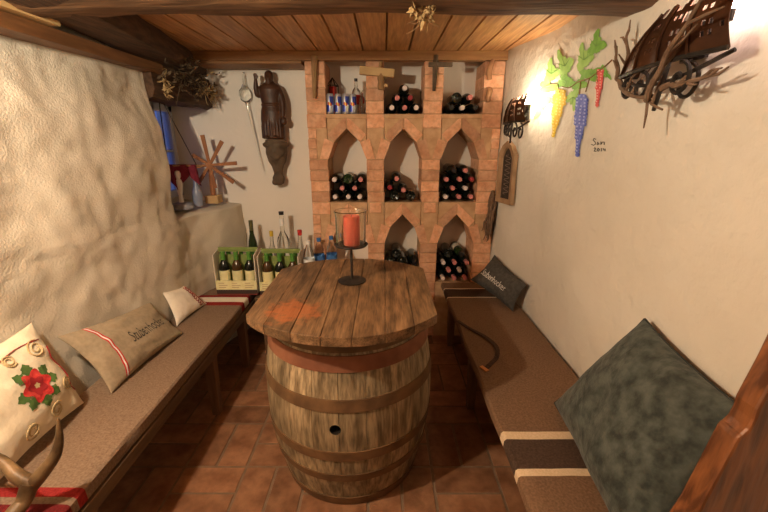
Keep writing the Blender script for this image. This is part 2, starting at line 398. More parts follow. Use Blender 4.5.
for p in range(4):
    x0, x1 = XE[2 * p], XE[2 * p + 1]
    mort((x0 + .004, 0), (x1 - .004, 2.063))
    courses(x0, x1, 0, FL[0])
    courses(x0, x1, FL[0], SPR[0])
    courses(x0, x1, APX[0] - .0, FL[1], .09) if p in (0, 3) else courses(x0 + .02, x1 - .02, APX[0] + .01, FL[1], .08)
    courses(x0, x1, FL[1], SPR[1])
    courses(x0, x1, APX[1] + .0, FL[2] - .0, .09)
    courses(x0, x1, FL[2], 2.063, .085)
    for r in range(2):      # outer halves of the end piers beside the arches
        if p == 0: courses(x0, x0 + .062, SPR[r], APX[r], .075)
        if p == 3: courses(x1 - .062, x1, SPR[r], APX[r], .075)
for n in range(3):
    x0, x1 = XE[2 * n + 1], XE[2 * n + 2]; xc = (x0 + x1) / 2; hw = (x1 - x0) / 2
    mort((x0 - .01, 0), (x1 + .01, FL[0]))
    for r in range(2):
        zs_, za, zt = SPR[r], APX[r], FL[r + 1]; H = za - zs_
        for s_ in (-1, 1):
            arc = [(hw, zs_), (hw * .93, zs_ + H * .26), (hw * .68, zs_ + H * .56), (0, za)]
            mb.mi = 1; mb.v = .5
            poly = [V((xc + s_ * a, YF + .006, b)) for a, b in arc] + [V((xc, YF + .006, zt)), V((xc + s_ * (hw + .01), YF + .006, zt)), V((xc + s_ * (hw + .01), YF + .006, zs_))]
            # quads between the arch line and the bounding rectangle
            for (a, b), (c, d) in zip(arc, arc[1:]):
                P = [(a, b), (c, d), (c, zt), (a, zt)]
                mb.prism([V((xc + s_ * q, YF + .006, w)) for q, w in P], (0, YB - YF - .01, 0))
            # voussoir bricks
            segs = [((hw, zs_ + .003), (hw * .68, zs_ + H * .56 - .002)), ((hw * .68, zs_ + H * .56 + .003), (.004, za))]
            for k, ((a, b), (c, d)) in enumerate(segs):
                mb.mi = 0; mb.v = random.random()
                nx, nzv = (b - d), -(c - a); l = math.hypot(nx, nzv); nx, nzv = nx / l, nzv / l
                if nx < 0 and k == 0: nx, nzv = -nx, -nzv
                if nzv < 0: nx, nzv = -nx, -nzv
                t = .062 if k == 0 else .066
                out = [(a + nx * t, b + nzv * t), (c + nx * t, d + nzv * t)]
                if k == 0: out[0] = (hw + .062, zs_ + .003); out[1] = (hw * .68 + .066, zs_ + H * .56 + .028)
                else: out[0] = (hw * .68 + .045, zs_ + H * .56 + .052); out[1] = (.004, min(za + .082, zt - .002))
                dj = random.uniform(0, .003)
                mb.prism([V((xc + s_ * q, YF - dj, w)) for q, w in ((a, b), (c, d), out[1], out[0])], (0, YB - YF - .008 + dj, 0))
mb.build('masonry', ['brick', 'mortar'], rack)
for n in range(3):
    mb = MB(); x0, x1 = XE[2 * n + 1], XE[2 * n + 2]
    mb.bbox((x0 - .005, YF - .004, FL[2] - .03), (x1 + .005, YB - .01, FL[2]))
    mb.build('shelf', 'mortar', rack, bevel=.004)

# ------------------------------------------------------------------ wine bottles lying in the niches
PROF = [(.001, 0), (.012, .006), (.030, 0), (.0365, .006), (.037, .02), (.037, .185), (.034, .205), (.022, .226), (.0148, .242), (.0142, .285), (.0152, .287), (.0152, .296), (.001, .297)]
CAPP = [(.0150, .238), (.0156, .25), (.0152, .285), (.0163, .287), (.0165, .298), (.001, .2985)]
def bottle_mesh(prof, n=20):
    mb = MB(); mb.lathe(prof, n=n); return mb
protos = {}
def bottle_proto(kind, glassm, capm, labelm=None):
    b = bottle_mesh(PROF).build('wine_bottle', glassm, smooth=True)
    c = bottle_mesh(CAPP).build('capsule', capm, b, smooth=True)
    if labelm:
        l = MB(); l.lathe([(.0373, .06), (.0376, .062), (.0376, .15), (.0373, .152)], n=20, cap=False); l.open = True; l.build('bottle_label', labelm, b, smooth=True)
    protos[kind] = b
def copy_thing(o, name, loc, rot=None):
    c = o.copy(); C.objects.link(c); c.name = name; c.location = loc
    if rot is not None: c.rotation_euler = rot
    for ch in o.children:
        d = ch.copy(); C.objects.link(d); d.parent = c
    return c
bottle_proto('w', 'wine', 'cap_w'); bottle_proto('p', 'wine', 'cap_p'); bottle_proto('r', 'wine', 'cap_r'); bottle_proto('k', 'wine', 'cap_k'); bottle_proto('g', 'wine_g', 'cap_k', 'lab_w')
CAPN = {'w': 'white-capped', 'p': 'pink-capped', 'r': 'red-capped', 'k': 'black-capped', 'g': 'pale-labelled'}
R0 = .0385
def fill(n, r, rows, where, grp):
    xc = (XE[2 * n + 1] + XE[2 * n + 2]) / 2; zf = FL[r] + (.001 if r == 2 else .0065)
    placed = []
    RN = ['bottom', 'second', 'third', 'fourth', 'fifth']; top = len(rows) - 1
    for ri, row in enumerate(rows):
        new = []
        for k, it in enumerate(row):
            dx, kind = it[0], it[1]; rev = len(it) > 2 and it[2]
            z = R0
            for (px_, pz) in placed:
                d = abs(dx - px_)
                if d < 2 * R0: z = max(z, pz + math.sqrt(4 * R0 * R0 - d * d) + .0005)
            new.append((dx, z))
            yo = random.uniform(-.012, .012) + (.02 if rev else 0)
            loc = (xc + dx, (YF + .295 + yo * .5 - .012) if not rev else YF + .015 + yo * .3, zf + z)
            loc = (loc[0], min(loc[1], YB - .008) if not rev else loc[1], loc[2])
            rot = (PI / 2, 0, random.uniform(-.02, .02)) if not rev else (-PI / 2, 0, random.uniform(-.02, .02))
            o = copy_thing(protos[kind], 'wine_bottle', loc, rot)
            pos = 'single' if len(row) == 1 else ['left', 'right'][k] if len(row) == 2 else ['left', 'middle', 'right'][k]
            rn = RN[ri] if ri < top or ri == 0 else 'top'
            nm = ('dark wine bottle showing its round base' if rev else CAPN[kind] + ' dark wine bottle')
            tag(o, f'{nm}, {pos} in the {rn} row, {where} niche', 'wine bottle', grp)
        placed += new
L3 = (-.09, 0, .09); L2 = (-.045, .045)
fill(1, 2, [[(-.09, 'w'), (0, 'p'), (.09, 'w')], [(-.045, 'p'), (.045, 'r')], [(0, 'w')]], 'top middle', 'wine bottles in the top middle niche')
fill(2, 2, [[(-.085, 'k'), (0, 'w'), (.085, 'k')], [(.04, 'p'), (-.04, 'k', 1)]][:2], 'top right', 'wine bottles in the top right niche')
fill(0, 1, [[(-.09, 'w'), (0, 'w'), (.09, 'w')], [(-.045, 'p'), (.045, 'p')], [(-.092, 'w'), (0, 'g', 1), (.092, 'p')]], 'middle left', 'wine bottles in the middle left niche')
fill(1, 1, [[(-.06, 'k', 1), (.06, 'k', 1)], [(-.096, 'r'), (0, 'p')], [(-.05, 'p')]], 'centre', 'wine bottles in the centre niche')
fill(2, 1, [[(-.09, 'w'), (0, 'p'), (.09, 'p')], [(-.045, 'p'), (.045, 'w')], [(-.09, 'p'), (0, 'p'), (.09, 'r')], [(-.045, 'k'), (.045, 'p')]], 'middle right', 'wine bottles in the middle right niche')
fill(1, 0, [[(-.09, 'k'), (0, 'k'), (.09, 'k')], [(-.045, 'k'), (.045, 'k')], [(-.09, 'k', 1), (0, 'k', 1), (.09, 'k')], [(-.045, 'k', 1)]], 'bottom middle', 'wine bottles in the bottom middle niche')
fill(2, 0, [[(-.09, 'w'), (0, 'p'), (.09, 'p')], [(-.045, 'p'), (.045, 'w')], [(-.09, 'w'), (0, 'p'), (.09, 'p')], [(-.045, 'k', 1), (.045, 'g')]], 'bottom right', 'wine bottles in the bottom right niche')
for b in protos.values():
    for ch in list(b.children): bpy.data.objects.remove(ch)
    bpy.data.objects.remove(b)

# ------------------------------------------------------------------ top left niche: cans, bottles, lantern
zt = FL[2] + .0005
def can(px, y, label, name='drink_can'):
    p = atY(px, 113, y); x = p.x
    e = empty(name, (x, y, zt), label, 'can', 'energy drink cans in the top left niche')
    mb = MB(); mb.lathe([(.019, 0), (.024, .006), (.026, .012), (.026, .118), (.022, .128), (.0215, .133), (.019, .1335), (.001, .131)], (x, y, zt), 20); mb.build('can_body', 'can_s', e, smooth=True)
    mb = MB(); mb.open = True
    for (a0, a1, z0, z1, m) in ((-PI * .52, -PI * .1, .06, .115, 0), (-PI * .95, -PI * .52, .014, .06, 0)):
        mb.mi = m
        mb.grid(lambda a, z: V((x + .0264 * math.cos(a), y + .0264 * math.sin(a), zt + z)), [a0 + (a1 - a0) * i / 8 for i in range(9)], [z0, z1])
    mb.build('blue_panel', 'can_b', e)
    mb = MB(); mb.open = True
    for (a, z, w, h, mi) in ((-PI * .55, .068, .35, .009, 0), (-PI * .45, .062, .35, .009, 0), (-PI * .5, .066, .16, .012, 1)):
        mb.mi = mi; mb.grid(lambda t, q: V((x + .0269 * math.cos(a + t), y + .0269 * math.sin(a + t), zt + z + q)), [-w, 0, w], [-h, h])
    mb.build('emblem', ['red', 'yellow'], e)
can(330.5, 2.93, 'silver and blue drink can leftmost in the top left niche')
can(338.5, 2.945, 'silver and blue drink can second from left in the top left niche')
can(346, 2.93, 'silver and blue drink can third from left in the top left niche')
can(353, 2.945, 'silver and blue drink can rightmost of the four in the top left niche')
# lantern with red candle behind cans
p = atY(333, 100, 3.06)
e = empty('candle_lantern', (p.x, 3.06, zt), 'small black wire lantern with red candle behind the cans in the niche', 'lantern')
mb = MB()
mb.lathe([(.045, 0), (.045, .008), (.001, .008)], (p.x, 3.06, zt), 16)
for k in range(6):
    a = k * PI / 3; mb.tube([(p.x + .042 * math.cos(a), 3.06 + .042 * math.sin(a), zt + .005), (p.x + .042 * math.cos(a), 3.06 + .042 * math.sin(a), zt + .2), (p.x, 3.06, zt + .255)], .003, 6)
mb.tube([(p.x + .042 * math.cos(a), 3.06 + .042 * math.sin(a), zt + .2) for a in [k * PI / 6 for k in range(13)]], .003, 6)
mb.build('wire_cage', 'iron', e)
mb = MB(); mb.lathe([(.028, .009), (.028, .19), (.024, .195), (.001, .192)], (p.x, 3.06, zt), 16); mb.build('candle', 'red', e, smooth=True)
def schnapps(px, y, h, r, label, band=None, capm='cap_k'):
    x = atY(px, 113, y).x
    e = empty('glass_bottle', (x, y, zt), label, 'bottle')
    mb = MB(); mb.lathe([(r * .9, 0), (r, .006), (r, h * .6), (r * .8, h * .68), (r * .35, h * .76), (r * .33, h * .93), (.001, h * .93)], (x, y, zt), 20); mb.build('bottle_body', 'clear', e, smooth=True)
    mb = MB(); mb.lathe([(r * .38, h * .92), (r * .4, h), (.001, h)], (x, y, zt), 16); mb.build('cap', capm, e, smooth=True)
    if band:
        mb = MB(); mb.open = True; mb.lathe([(r * 1.02, h * .3), (r * 1.02, h * .55)], (x, y, zt), 20, cap=False); mb.build('bottle_label', band, e, smooth=True)
schnapps(356.5, 3.03, .245, .031, 'clear glass bottle with red label and dark cap behind the drink cans', 'red')
schnapps(362, 2.945, .16, .02, 'small slim clear glass bottle at the right end of the top left niche', None, 'lab_w')

# ------------------------------------------------------------------ tools hung on the brick piers
def on_pier(px, py): return atY(px, py, YF - .022)
a, b = on_pier(314.5, 56), on_pier(314.5, 98)
mb = MB(); mb.tube([a, a.lerp(b, .2), a.lerp(b, .6), b], [.022, .023, .018, .012], 8)
o = tag(mb.build('wooden_stake', 'tool', origin=a, bevel=.002), 'tapered old wooden stake hanging on the left brick pier', 'stake')
p = on_pier(377, 72)
e = empty('wooden_tap', (p.x, YF - .02, p.z), 'wooden barrel tap with pale crossbar on the pier left of the top middle niche', 'barrel tap')
R = Matrix.Rotation(math.radians(5), 3, 'Y')
mb = MB(); mb.box((p.x, YF - .025, p.z), (.235, .045, .052), R); mb.build('crossbar', 'tool_p', e, bevel=.004)
mb = MB(); q = on_pier(381, 82); mb.lathe([(.02, -.05), (.024, -.03), (.02, 0), (.026, .02), (.018, .05)], (q.x, YF - .03, q.z), 14); mb.build('spigot', 'tool', e, smooth=True)
mb = MB(); mb.tube([(q.x, YF - .03, q.z - .02), (q.x + .045, YF - .035, q.z - .024)], [.009, .012], 10); mb.build('handle', 'tool_p', e)
mb = MB(); mb.tube([(p.x + .02, YF - .03, p.z + .02), (p.x + .025, YF - .03, p.z + .065)], [.012, .008], 8); mb.build('peg', 'tool', e)
p0, p1 = on_pier(436, 55), on_pier(434, 91); pc = on_pier(436, 64.5)
e = empty('wooden_cross', (pc.x, YF - .02, pc.z), 'dark wooden cross on the pier between the top middle and top right niches', 'cross')
mb = MB(); mb.tube([p0, p0.lerp(p1, .3), p1], [.019, .019, .011], 4); mb.build('upright', 'carve2', e)
mb = MB(); mb.box((pc.x + .03, YF - .022, pc.z), (.16, .026, .027)); mb.build('crossbar', 'carve2', e, bevel=.002)  # right arm lengthened to build in the shadow beside the cross
for i, (px, py, rr, lab) in enumerate(((490.5, 70, -.35, 'curved terracotta-brown wooden plug high on the right brick pier'), (489.5, 95, .05, 'short terracotta-brown wooden plug on the right pier below the curved plug'))):
    p = on_pier(px, py); mb = MB()
    h = .06 if i == 0 else .042
    mb.tube(catmull([p + V((.012 if i == 0 else 0, .0, h)), p + V((-.004, -.01, .02)), p + V((-.01, -.008, -.02)), p + V((-.002 if i == 0 else -.004, 0, -h))]), lerps([.015, .02, .019, .015], 19), 10)
    tag(mb.build('wooden_plug', 'cork', origin=p, smooth=True), lab, 'plug')

# ------------------------------------------------------------------ barrel table
BX, BY = -.165, 1.665
br = empty('barrel', (BX, BY, 0), 'upright old oak wine barrel with rusty hoops carrying the table top on the tiled floor', 'barrel')
HB = .862
def rb(z):
    t = (z - .445) / .445; return .318 + (.39 - .318) * max(0, (1 - abs(t) ** 1.9))
NS = 22; PER = 8
mb = MB(); stv = [random.random() for _ in range(NS)]
zl = [HB * i / 30 for i in range(31)]
off = .11
def stave_pt(k, j):
    i, s_ = divmod(k, PER); a = off + 2 * PI * (i + [0.0, .012, .2, .4, .6, .8, .988, 1.0][s_]) / NS
    r = rb(zl[j]) - (.006 if s_ in (0, 7) else 0)
    return V((BX + r * math.cos(a), BY + r * math.sin(a), zl[j]))
ringsv = [[mb.vert(stave_pt(k, j)) for k in range(NS * PER)] for j in range(31)]
for j in range(30):
    for k in range(NS * PER):
        mb.v = stv[k // PER]; mb.mi = 0
        mb.face([ringsv[j][k], ringsv[j][(k + 1) % (NS * PER)], ringsv[j + 1][(k + 1) % (NS * PER)], ringsv[j + 1][k]])
mb.face(ringsv[0][::-1]); mb.face(ringsv[-1])
body = mb.build('staves', ['stave', 'hole'], br, smooth=True)
# bung hole cut into the front
zb = .455; ab = math.atan2(-(rb(zb)), 0) + math.radians(-4)
cm = MB(); dr = V((math.cos(ab), math.sin(ab), 0)); pb = V((BX, BY, zb)) + dr * rb(zb)
rt = dr.to_track_quat('Z', 'Y').to_matrix()
cm.mi = 1; cm.lathe([(.021, -.06), (.024, .02)], pb, 16, rt)
cut = cm.build('cutter', ['stave', 'hole'])
bo = body.modifiers.new('b', 'BOOLEAN'); bo.object = cut; bo.operation = 'DIFFERENCE'; bo.solver = 'EXACT'
bpy.context.view_layer.update()
ev = body.evaluated_get(bpy.context.evaluated_depsgraph_get()); me2 = bpy.data.meshes.new_from_object(ev)
body.modifiers.clear(); body.data = me2; bpy.data.objects.remove(cut)
def hoop(z0, z1, m='hoop', t=.005):
    mb = MB(); n = 64; zz = [z0, z0 + .003, z1 - .003, z1]
    G = []
    for z in zz:
        G.append([mb.vert((BX + (rb(z) + t) * math.cos(2 * PI * k / n), BY + (rb(z) + t) * math.sin(2 * PI * k / n), z)) for k in range(n)])
    GI = [[mb.vert((BX + (rb(z) - .004) * math.cos(2 * PI * k / n), BY + (rb(z) - .004) * math.sin(2 * PI * k / n), z)) for k in range(n)] for z in (z0, z1)]
    L = [GI[0]] + G + [GI[1]]
    for a, b in zip(L, L[1:]):
        for k in range(n): mb.face([a[k], a[(k + 1) % n], b[(k + 1) % n], b[k]])
    mb.build('hoop', m, br, smooth=True)
hoop(.775, .855); hoop(.70, .762, 'hoop_t'); hoop(.535, .588); hoop(.298, .345); hoop(.175, .215); hoop(.004, .055)
# table top
zT0, zT1 = .864, .902
tt = empty('table_top', (BX, BY, zT0), 'weathered plank table top with clipped sides and an orange paint patch on the barrel', 'table top')
RT, HWT = .465, .372
edges = [-.372, -.275, -.165, -.055, .055, .17, .275, .372]
mb = MB()
for a, b in zip(edges, edges[1:]):
    mb.v = random.random()
    a2, b2 = a + .0009, b - .0009
    xsx = [a2 + (b2 - a2) * i / 8 for i in range(9)]
    def yy(x): return math.sqrt(max(0, RT * RT - min(abs(x), .38) ** 2))
    top = [V((BX + x, BY - yy(x) * (1 + .012 * math.sin(x * 9)), zT0)) for x in xsx] + [V((BX + x, BY + yy(x), zT0)) for x in xsx[::-1]]
    mb.prism(top, (0, 0, zT1 - zT0 + random.uniform(-.001, .0015)))
mb.build('planks', 'top', tt, bevel=.002)
# hidden batten carrying the planks
mb = MB(); mb.bbox((BX - .26, BY - .05, zT0 - .003), (BX + .26, BY + .05, zT0 + .012)); mb.build('batten', 'head', tt)

# ------------------------------------------------------------------ candle holder on table
d = ray(352, 281); p = V((0, 0, CAMH)) + d * ((zT1 - CAMH) / d.z); hx, hy, hz = p.x, p.y, zT1 + .001
hd = empty('candle_holder', (hx, hy, hz), 'black iron candle stand with glass cylinder on the barrel table', 'candle holder')
mb = MB(); mb.lathe([(.066, 0), (.067, .004), (.05, .007), (.012, .010), (.001, .011)], (hx, hy, hz), 32); mb.build('base', 'iron', hd, smooth=True)
mb = MB(); mb.lathe([(.006, .008), (.006, .172)], (hx, hy, hz), 12); mb.build('stem', 'iron', hd, smooth=True)
mb = MB(); mb.lathe([(.02, .170), (.072, .174), (.079, .182), (.078, .184), (.07, .178), (.001, .178)], (hx, hy, hz), 32); mb.build('plate', 'iron', hd, smooth=True)
mb = MB(); mb.lathe([(.068, .1845), (.071, .325), (.076, .338), (.073, .340), (.067, .325), (.063, .1845), (.068, .1845)], (hx, hy, hz), 40, cap=False); mb.build('glass_shade', 'shade_glass', hd, smooth=True)
cz = hz + .1795
cn = empty('pillar_candle', (hx + .004, hy, cz), 'red pillar candle standing inside the glass cylinder on the iron stand', 'candle')
mb = MB(); mb.lathe([(.036, 0), (.038, .004), (.038, .132), (.036, .137), (.03, .138), (.012, .128), (.001, .126)], (hx + .004, hy, cz), 32); mb.build('wax', 'candle', cn, smooth=True)
mb = MB(); mb.tube([(hx + .004, hy, cz + .124), (hx + .005, hy, cz + .142)], .0015, 6); mb.build('wick', 'ink', cn)

# ------------------------------------------------------------------ benches
ZS = .47
def bench(name, x0, x1, y0, y1, label, legs, front):
    e = empty(name, ((x0 + x1) / 2, (y0 + y1) / 2, 0), label, 'bench')
    mb = MB(); mb.bbox((x0, y0, ZS - .045), (x1, y1, ZS)); mb.build('seat', 'pine', e, bevel=.004)
    mb = MB(); fx = front; mb.bbox((fx - .012, y0 + .02, ZS - .10), (fx + .012, y1 - .02, ZS - .046)); mb.build('apron', 'pine', e, bevel=.003)
    for lx, ly in legs:
        mb = MB(); mb.hexa([(lx - .022, ly - .022, 0), (lx + .022, ly - .022, 0), (lx + .022, ly + .022, 0), (lx - .022, ly + .022, 0),
                            (lx - .03, ly - .03, ZS - .046), (lx + .03, ly - .03, ZS - .046), (lx + .03, ly + .03, ZS - .046), (lx - .03, ly + .03, ZS - .046)])
        mb.build('leg', 'pine_z', e, bevel=.003)
bench('bench', -1.33, -.972, .55, 3.08, 'long low wooden bench along the left wall under a grey felt blanket', [(-.985, .98), (-.985, 1.95), (-.985, 2.45), (-1.27, .98), (-1.27, 1.95), (-1.27, 2.45)], -.965)
bench('bench', .46, .90, .70, 2.88, 'wooden bench along the right wall under a brown striped blanket', [(.52, .95), (.52, 2.0), (.52, 2.75), (.84, .95), (.84, 2.0), (.84, 2.75)], .50)
bench('bench', -.925, -.14, 2.58, 2.885, 'short dark wooden bench below the bottles at the back wall', [(-.87, 2.64), (-.2, 2.64), (-.87, 2.83), (-.2, 2.83)], -.9)

def blanket(name, xa, xb, y0, y1, stripes, mats, label, side, parent=None, base=ZS, over=.035):
    # stripes: list of (y_from, y_to, material index); side = +1 when the front edge is at xb
    cuts = sorted(set([y0, y1] + [s[0] for s in stripes] + [s[1] for s in stripes] + fr(y0, y1, .04)))
    cuts = [c for c in cuts if y0 <= c <= y1]
    t = .012
    def prof(y):
        wv = nz(y * 3, xa * 5, 7)
        f, bk = (xb, xa) if side > 0 else (xa, xb)
        s_ = side; f = f + s_ * (.006 + .006 * wv)
        k = 8
        top = [V((bk + (f - bk) * i / k, y, base + t + .003 * nz(y * 5, i * .7, 2) + .002)) for i in range(k + 1)]
        drop = [V((f + s_ * .008, y, base + t - .006)), V((f + s_ * .010, y, base - over - .006 * wv))]
        inn = [V((f + s_ * .003, y, base - over - .006 * wv)), V((f + s_ * .003, y, base + .001))]
        return top + drop + inn + [V((bk, y, base + .001))]
    mb = MB(); rows = [[mb.vert(p) for p in prof(y)] for y in cuts]; n = len(rows[0])
    for a, b, ya, yb_ in zip(rows, rows[1:], cuts, cuts[1:]):
        ym = (ya + yb_) / 2; mb.mi = 0
        for s in stripes:
            if s[0] <= ym <= s[1]: mb.mi = s[2]
        for k in range(n): mb.face([a[k], a[(k + 1) % n], b[(k + 1) % n], b[k]])
    mb.mi = 0; mb.face(rows[0][::-1]); mb.face(rows[-1])
    return tag(mb.build(name, mats, origin=((xa + xb) / 2, (y0 + y1) / 2, base), smooth=True), label, 'blanket')
blanket('felt_blanket', -1.325, -.972, .6, 2.86, [(.6, .925, 2), (.95, .985, 1), (2.42, 2.475, 1), (2.475, 2.56, 3), (2.56, 2.60, 1)], ['felt_l', 'felt_red', 'felt_red2', 'felt_w'],
        'grey felt blanket with red stripes spread along the left bench', 1)
blanket('felt_blanket', .46, .905, .71, 2.86, [(1.03, 1.06, 1), (1.06, 1.195, 2), (1.195, 1.235, 1), (2.55, 2.565, 1), (2.565, 2.72, 2), (2.72, 2.735, 1)], ['felt_r', 'felt_c', 'felt_d'],
        'brown felt blanket with dark and cream stripes along the right bench', -1, over=.02)
# dark strap lying on the right blanket
mb = MB(); zbk = ZS + .0165
pts = catmull([(.452, 2.18, zbk), (.50, 2.07, zbk + .004), (.565, 1.97, zbk + .006), (.60, 1.86, zbk + .005), (.575, 1.76, zbk + .003), (.53, 1.70, zbk + .001), (.495, 1.66, zbk)], 5)
for a, b in zip(pts, pts[1:]):
    t = (b - a).normalized(); s_ = t.cross(V((0, 0, 1))) * .011
    mb.hexa([a - s_, a + s_, b + s_, b - s_, a - s_ + V((0, 0, .003)), a + s_ + V((0, 0, .003)), b + s_ + V((0, 0, .003)), b - s_ + V((0, 0, .003))])
st = tag(mb.build('strap', 'felt_d', origin=(.55, 1.9, zbk)), 'dark strap curling over the front of the right blanket', 'strap')
mb = MB(); mb.box((.485, 1.655, zbk + .003), (.02, .045, .004), Matrix.Rotation(.5, 3, 'Z')); mb.build('strap_end', 'amber', st)

# ------------------------------------------------------------------ pillows
def pillow(name, TL, TR, BR, BL, th, m, label, back=.45, pinch=.10, wrk=.006, seed=0, n=30, pw=2.6, child_of=None):
    TL, TR, BR, BL = map(V, (TL, TR, BR, BL))
    nrm = ((TR - BL).cross(TL - BR)).normalized()
    cen = (TL + TR + BR + BL) / 4
    if (V((0, .9, 1.5)) - cen).dot(nrm) < 0: nrm = -nrm
    def base(u, v):
        a, b = 2 * u - 1, 2 * v - 1
        u2 = .5 + .5 * a * (1 - pinch * (1 - b * b)); v2 = .5 + .5 * b * (1 - pinch * (1 - a * a))
        return TL * ((1 - u2) * (1 - v2)) + TR * (u2 * (1 - v2)) + BR * (u2 * v2) + BL * ((1 - u2) * v2)
    def hgt(u, v):
        a, b = abs(2 * u - 1), abs(2 * v - 1)
        return (max(0, 1 - a ** pw) * max(0, 1 - b ** pw)) ** .55
    def S(u, v, off=0):
        h = hgt(u, v); w = wrk * (nz(u * 4 + seed, v * 4, seed) + .5 * nz(u * 11, v * 9 + seed, 1)) * min(1, h * 2)
        return base(u, v) + nrm * (h * th + w + off)
    def S2(u, v): return base(u, v) - nrm * (hgt(u, v) * th * back)
    mb = MB(); us = [.5 - .5 * math.cos(PI * i / n) for i in range(n + 1)]
    mb.grid(S, us, us); mb.grid(S2, us, us)
    o = mb.build(name, m, origin=(BL + BR) / 2, smooth='all')
    tag(o, label, 'cushion')
    return o, S
def edge_piping(o, S, m, r=.004):
    mb = MB(); k = 24; L = [(i / k, 0) for i in range(k)] + [(1, i / k) for i in range(k)] + [(1 - i / k, 1) for i in range(k)] + [(0, 1 - i / k) for i in range(k + 1)]
    mb.tube([S(*q) for q in L], r, 6); mb.build('piping', m, o, smooth=True)
def text_on(o, S, s, u0, u1, v0, v1, m, name='lettering', off=.002):
    cu = bpy.data.curves.new('t', 'FONT'); cu.body = s; ob = bpy.data.objects.new('t', cu); C.objects.link(ob)
    bpy.context.view_layer.update()
    me = bpy.data.meshes.new_from_object(ob.evaluated_get(bpy.context.evaluated_depsgraph_get()))
    xs = [v.co.x for v in me.vertices]; ysv = [v.co.y for v in me.vertices]
    a, b, c, d_ = min(xs), max(xs), min(ysv), max(ysv)
    mb = MB(); mb.open = True
    vs = [mb.vert(S(u0 + (u1 - u0) * (v.co.x - a) / (b - a), v1 - (v1 - v0) * (v.co.y - c) / (d_ - c), off)) for v in me.vertices]
    for p in me.polygons: mb.face([vs[i] for i in p.vertices])
    bpy.data.objects.remove(ob); bpy.data.curves.remove(cu)
    return mb.build(name, m, o)
def patch(S, poly, off, mb, sub=3):
    # fan a (u,v) polygon from its centre onto the surface
    c = (sum(p[0] for p in poly) / len(poly), sum(p[1] for p in poly) / len(poly))
    rings = [[mb.vert(S(c[0] + (p[0] - c[0]) * k / sub, c[1] + (p[1] - c[1]) * k / sub, off)) for p in poly] for k in range(1, sub + 1)]
    cv = mb.vert(S(*c, off)); n = len(poly)
    for i in range(n): mb.face([cv, rings[0][i], rings[0][(i + 1) % n]])
    for a, b in zip(rings, rings[1:]):
        for i in range(n): mb.face([a[i], b[i], b[(i + 1) % n], a[(i + 1) % n]])
zp = ZS + .018
# large velvet cushion
o, S = pillow('cushion', (.905, 1.235, .955), (.897, .80, .905), (.65, .745, zp + .005), (.712, 1.385, zp + .01), .09, 'velvet', 'large grey-green velvet cushion leaning on the right wall beside the wooden bench end', back=.25, pinch=.05, wrk=.012, seed=3)
edge_piping(o, S, 'velvet_d')
# small charcoal cushion
o, S = pillow('cushion', (.81, 2.74, .74), (.90, 2.30, .675), (.835, 2.32, zp), (.62, 2.62, .595), .05, 'charcoal', 'small charcoal cushion with white lettering at the far end of the right bench', back=.3, seed=5, wrk=.008)
text_on(o, S, 'Stubenhocker', .10, .78, .48, .70, 'inkw')
edge_piping(o, S, 'charcoal', .003)
# beige linen cushion
o, S = pillow('cushion', (-1.365, 1.46, .765), (-1.34, 2.07, .66), (-1.15, 2.02, zp), (-1.19, 1.46, zp), .055, 'linen', 'beige linen cushion with black lettering and a red and white ribbon on the left bench', back=.15, seed=8, wrk=.012)
text_on(o, S, 'Stubenhocker', .38, .88, .40, .62, 'ink')
for a, b, m in ((.17, .182, 'thread_r'), (.182, .194, 'white'), (.194, .206, 'thread_r')):
    mb = MB(); mb.open = True
    mb.grid(lambda u, v: S(u, v, .0025), [a, b], [.02 + .96 * i / 24 for i in range(25)]); mb.build('ribbon', m, o)
# embroidered rose cushion
o, S = pillow('cushion', (-1.395, .93, .86), (-1.40, 1.41, .855), (-1.265, 1.40, zp), (-1.235, .93, zp), .085, 'cotton', 'cream cushion embroidered with a red rose nearest on the left bench', back=.1, seed=11, wrk=.012)
def flower(cx, cy, r, npet, k=.35, ph=0):
    return [(cx + r * (1 + k * math.cos(npet * (a + ph)) * .5) * math.cos(a) , cy + 1.2 * r * (1 + k * .5 * math.cos(npet * (a + ph))) * math.sin(a)) for a in [2 * PI * i / 60 for i in range(60)]]
def leafpoly(cx, cy, ang, l, w):
    out = []
    for i in range(17):
        t = i / 16; ww = w * math.sin(PI * t ** .8) * (1 + .18 * math.sin(t * 20)); out.append((t * l, ww))
    for i in range(15, 0, -1):
        t = i / 16; ww = w * math.sin(PI * t ** .8) * (1 + .18 * math.sin(t * 20)); out.append((t * l, -ww))
    ca, sa = math.cos(ang), math.sin(ang)
    return [(cx + (a * ca - b * sa), cy + 1.15 * (a * sa + b * ca)) for a, b in out]
fc = (.60, .50)
for ang in (-2.2, -1.5, -.5, .1, .9, 1.6, 2.4, 3.0):
    mb = MB(); mb.open = True; patch(S, leafpoly(fc[0] + .10 * math.cos(ang), fc[1] + .12 * math.sin(ang), ang, .115, .048), .0022, mb); mb.build('embroidered_leaf', 'thread_g', o)
mb = MB(); mb.open = True; patch(S, flower(*fc, .125, 6), .0035, mb); mb.mi = 1; patch(S, flower(*fc, .075, 5, .35, .5), .0048, mb); mb.mi = 2; patch(S, flower(*fc, .022, 5), .006, mb)
mb.build('embroidered_rose', ['thread_r', 'thread_rd', 'thread_y'], o)
for (cx, cy, r0, r1, sg) in ((.80, .2, .02, .085, 1), (.86, .66, .02, .07, -1), (.66, .84, .02, .075, 1), (.56, .16, .02, .06, -1), (.40, .84, .02, .07, -1)):
    mb = MB(); mb.tube([S(cx + (r0 + (r1 - r0) * t / 26) * math.cos(sg * t * .45), cy + 1.1 * (r0 + (r1 - r0) * t / 26) * math.sin(sg * t * .45), .003) for t in range(27)], .0028, 5); mb.build('embroidered_scroll', 'thread_y', o)
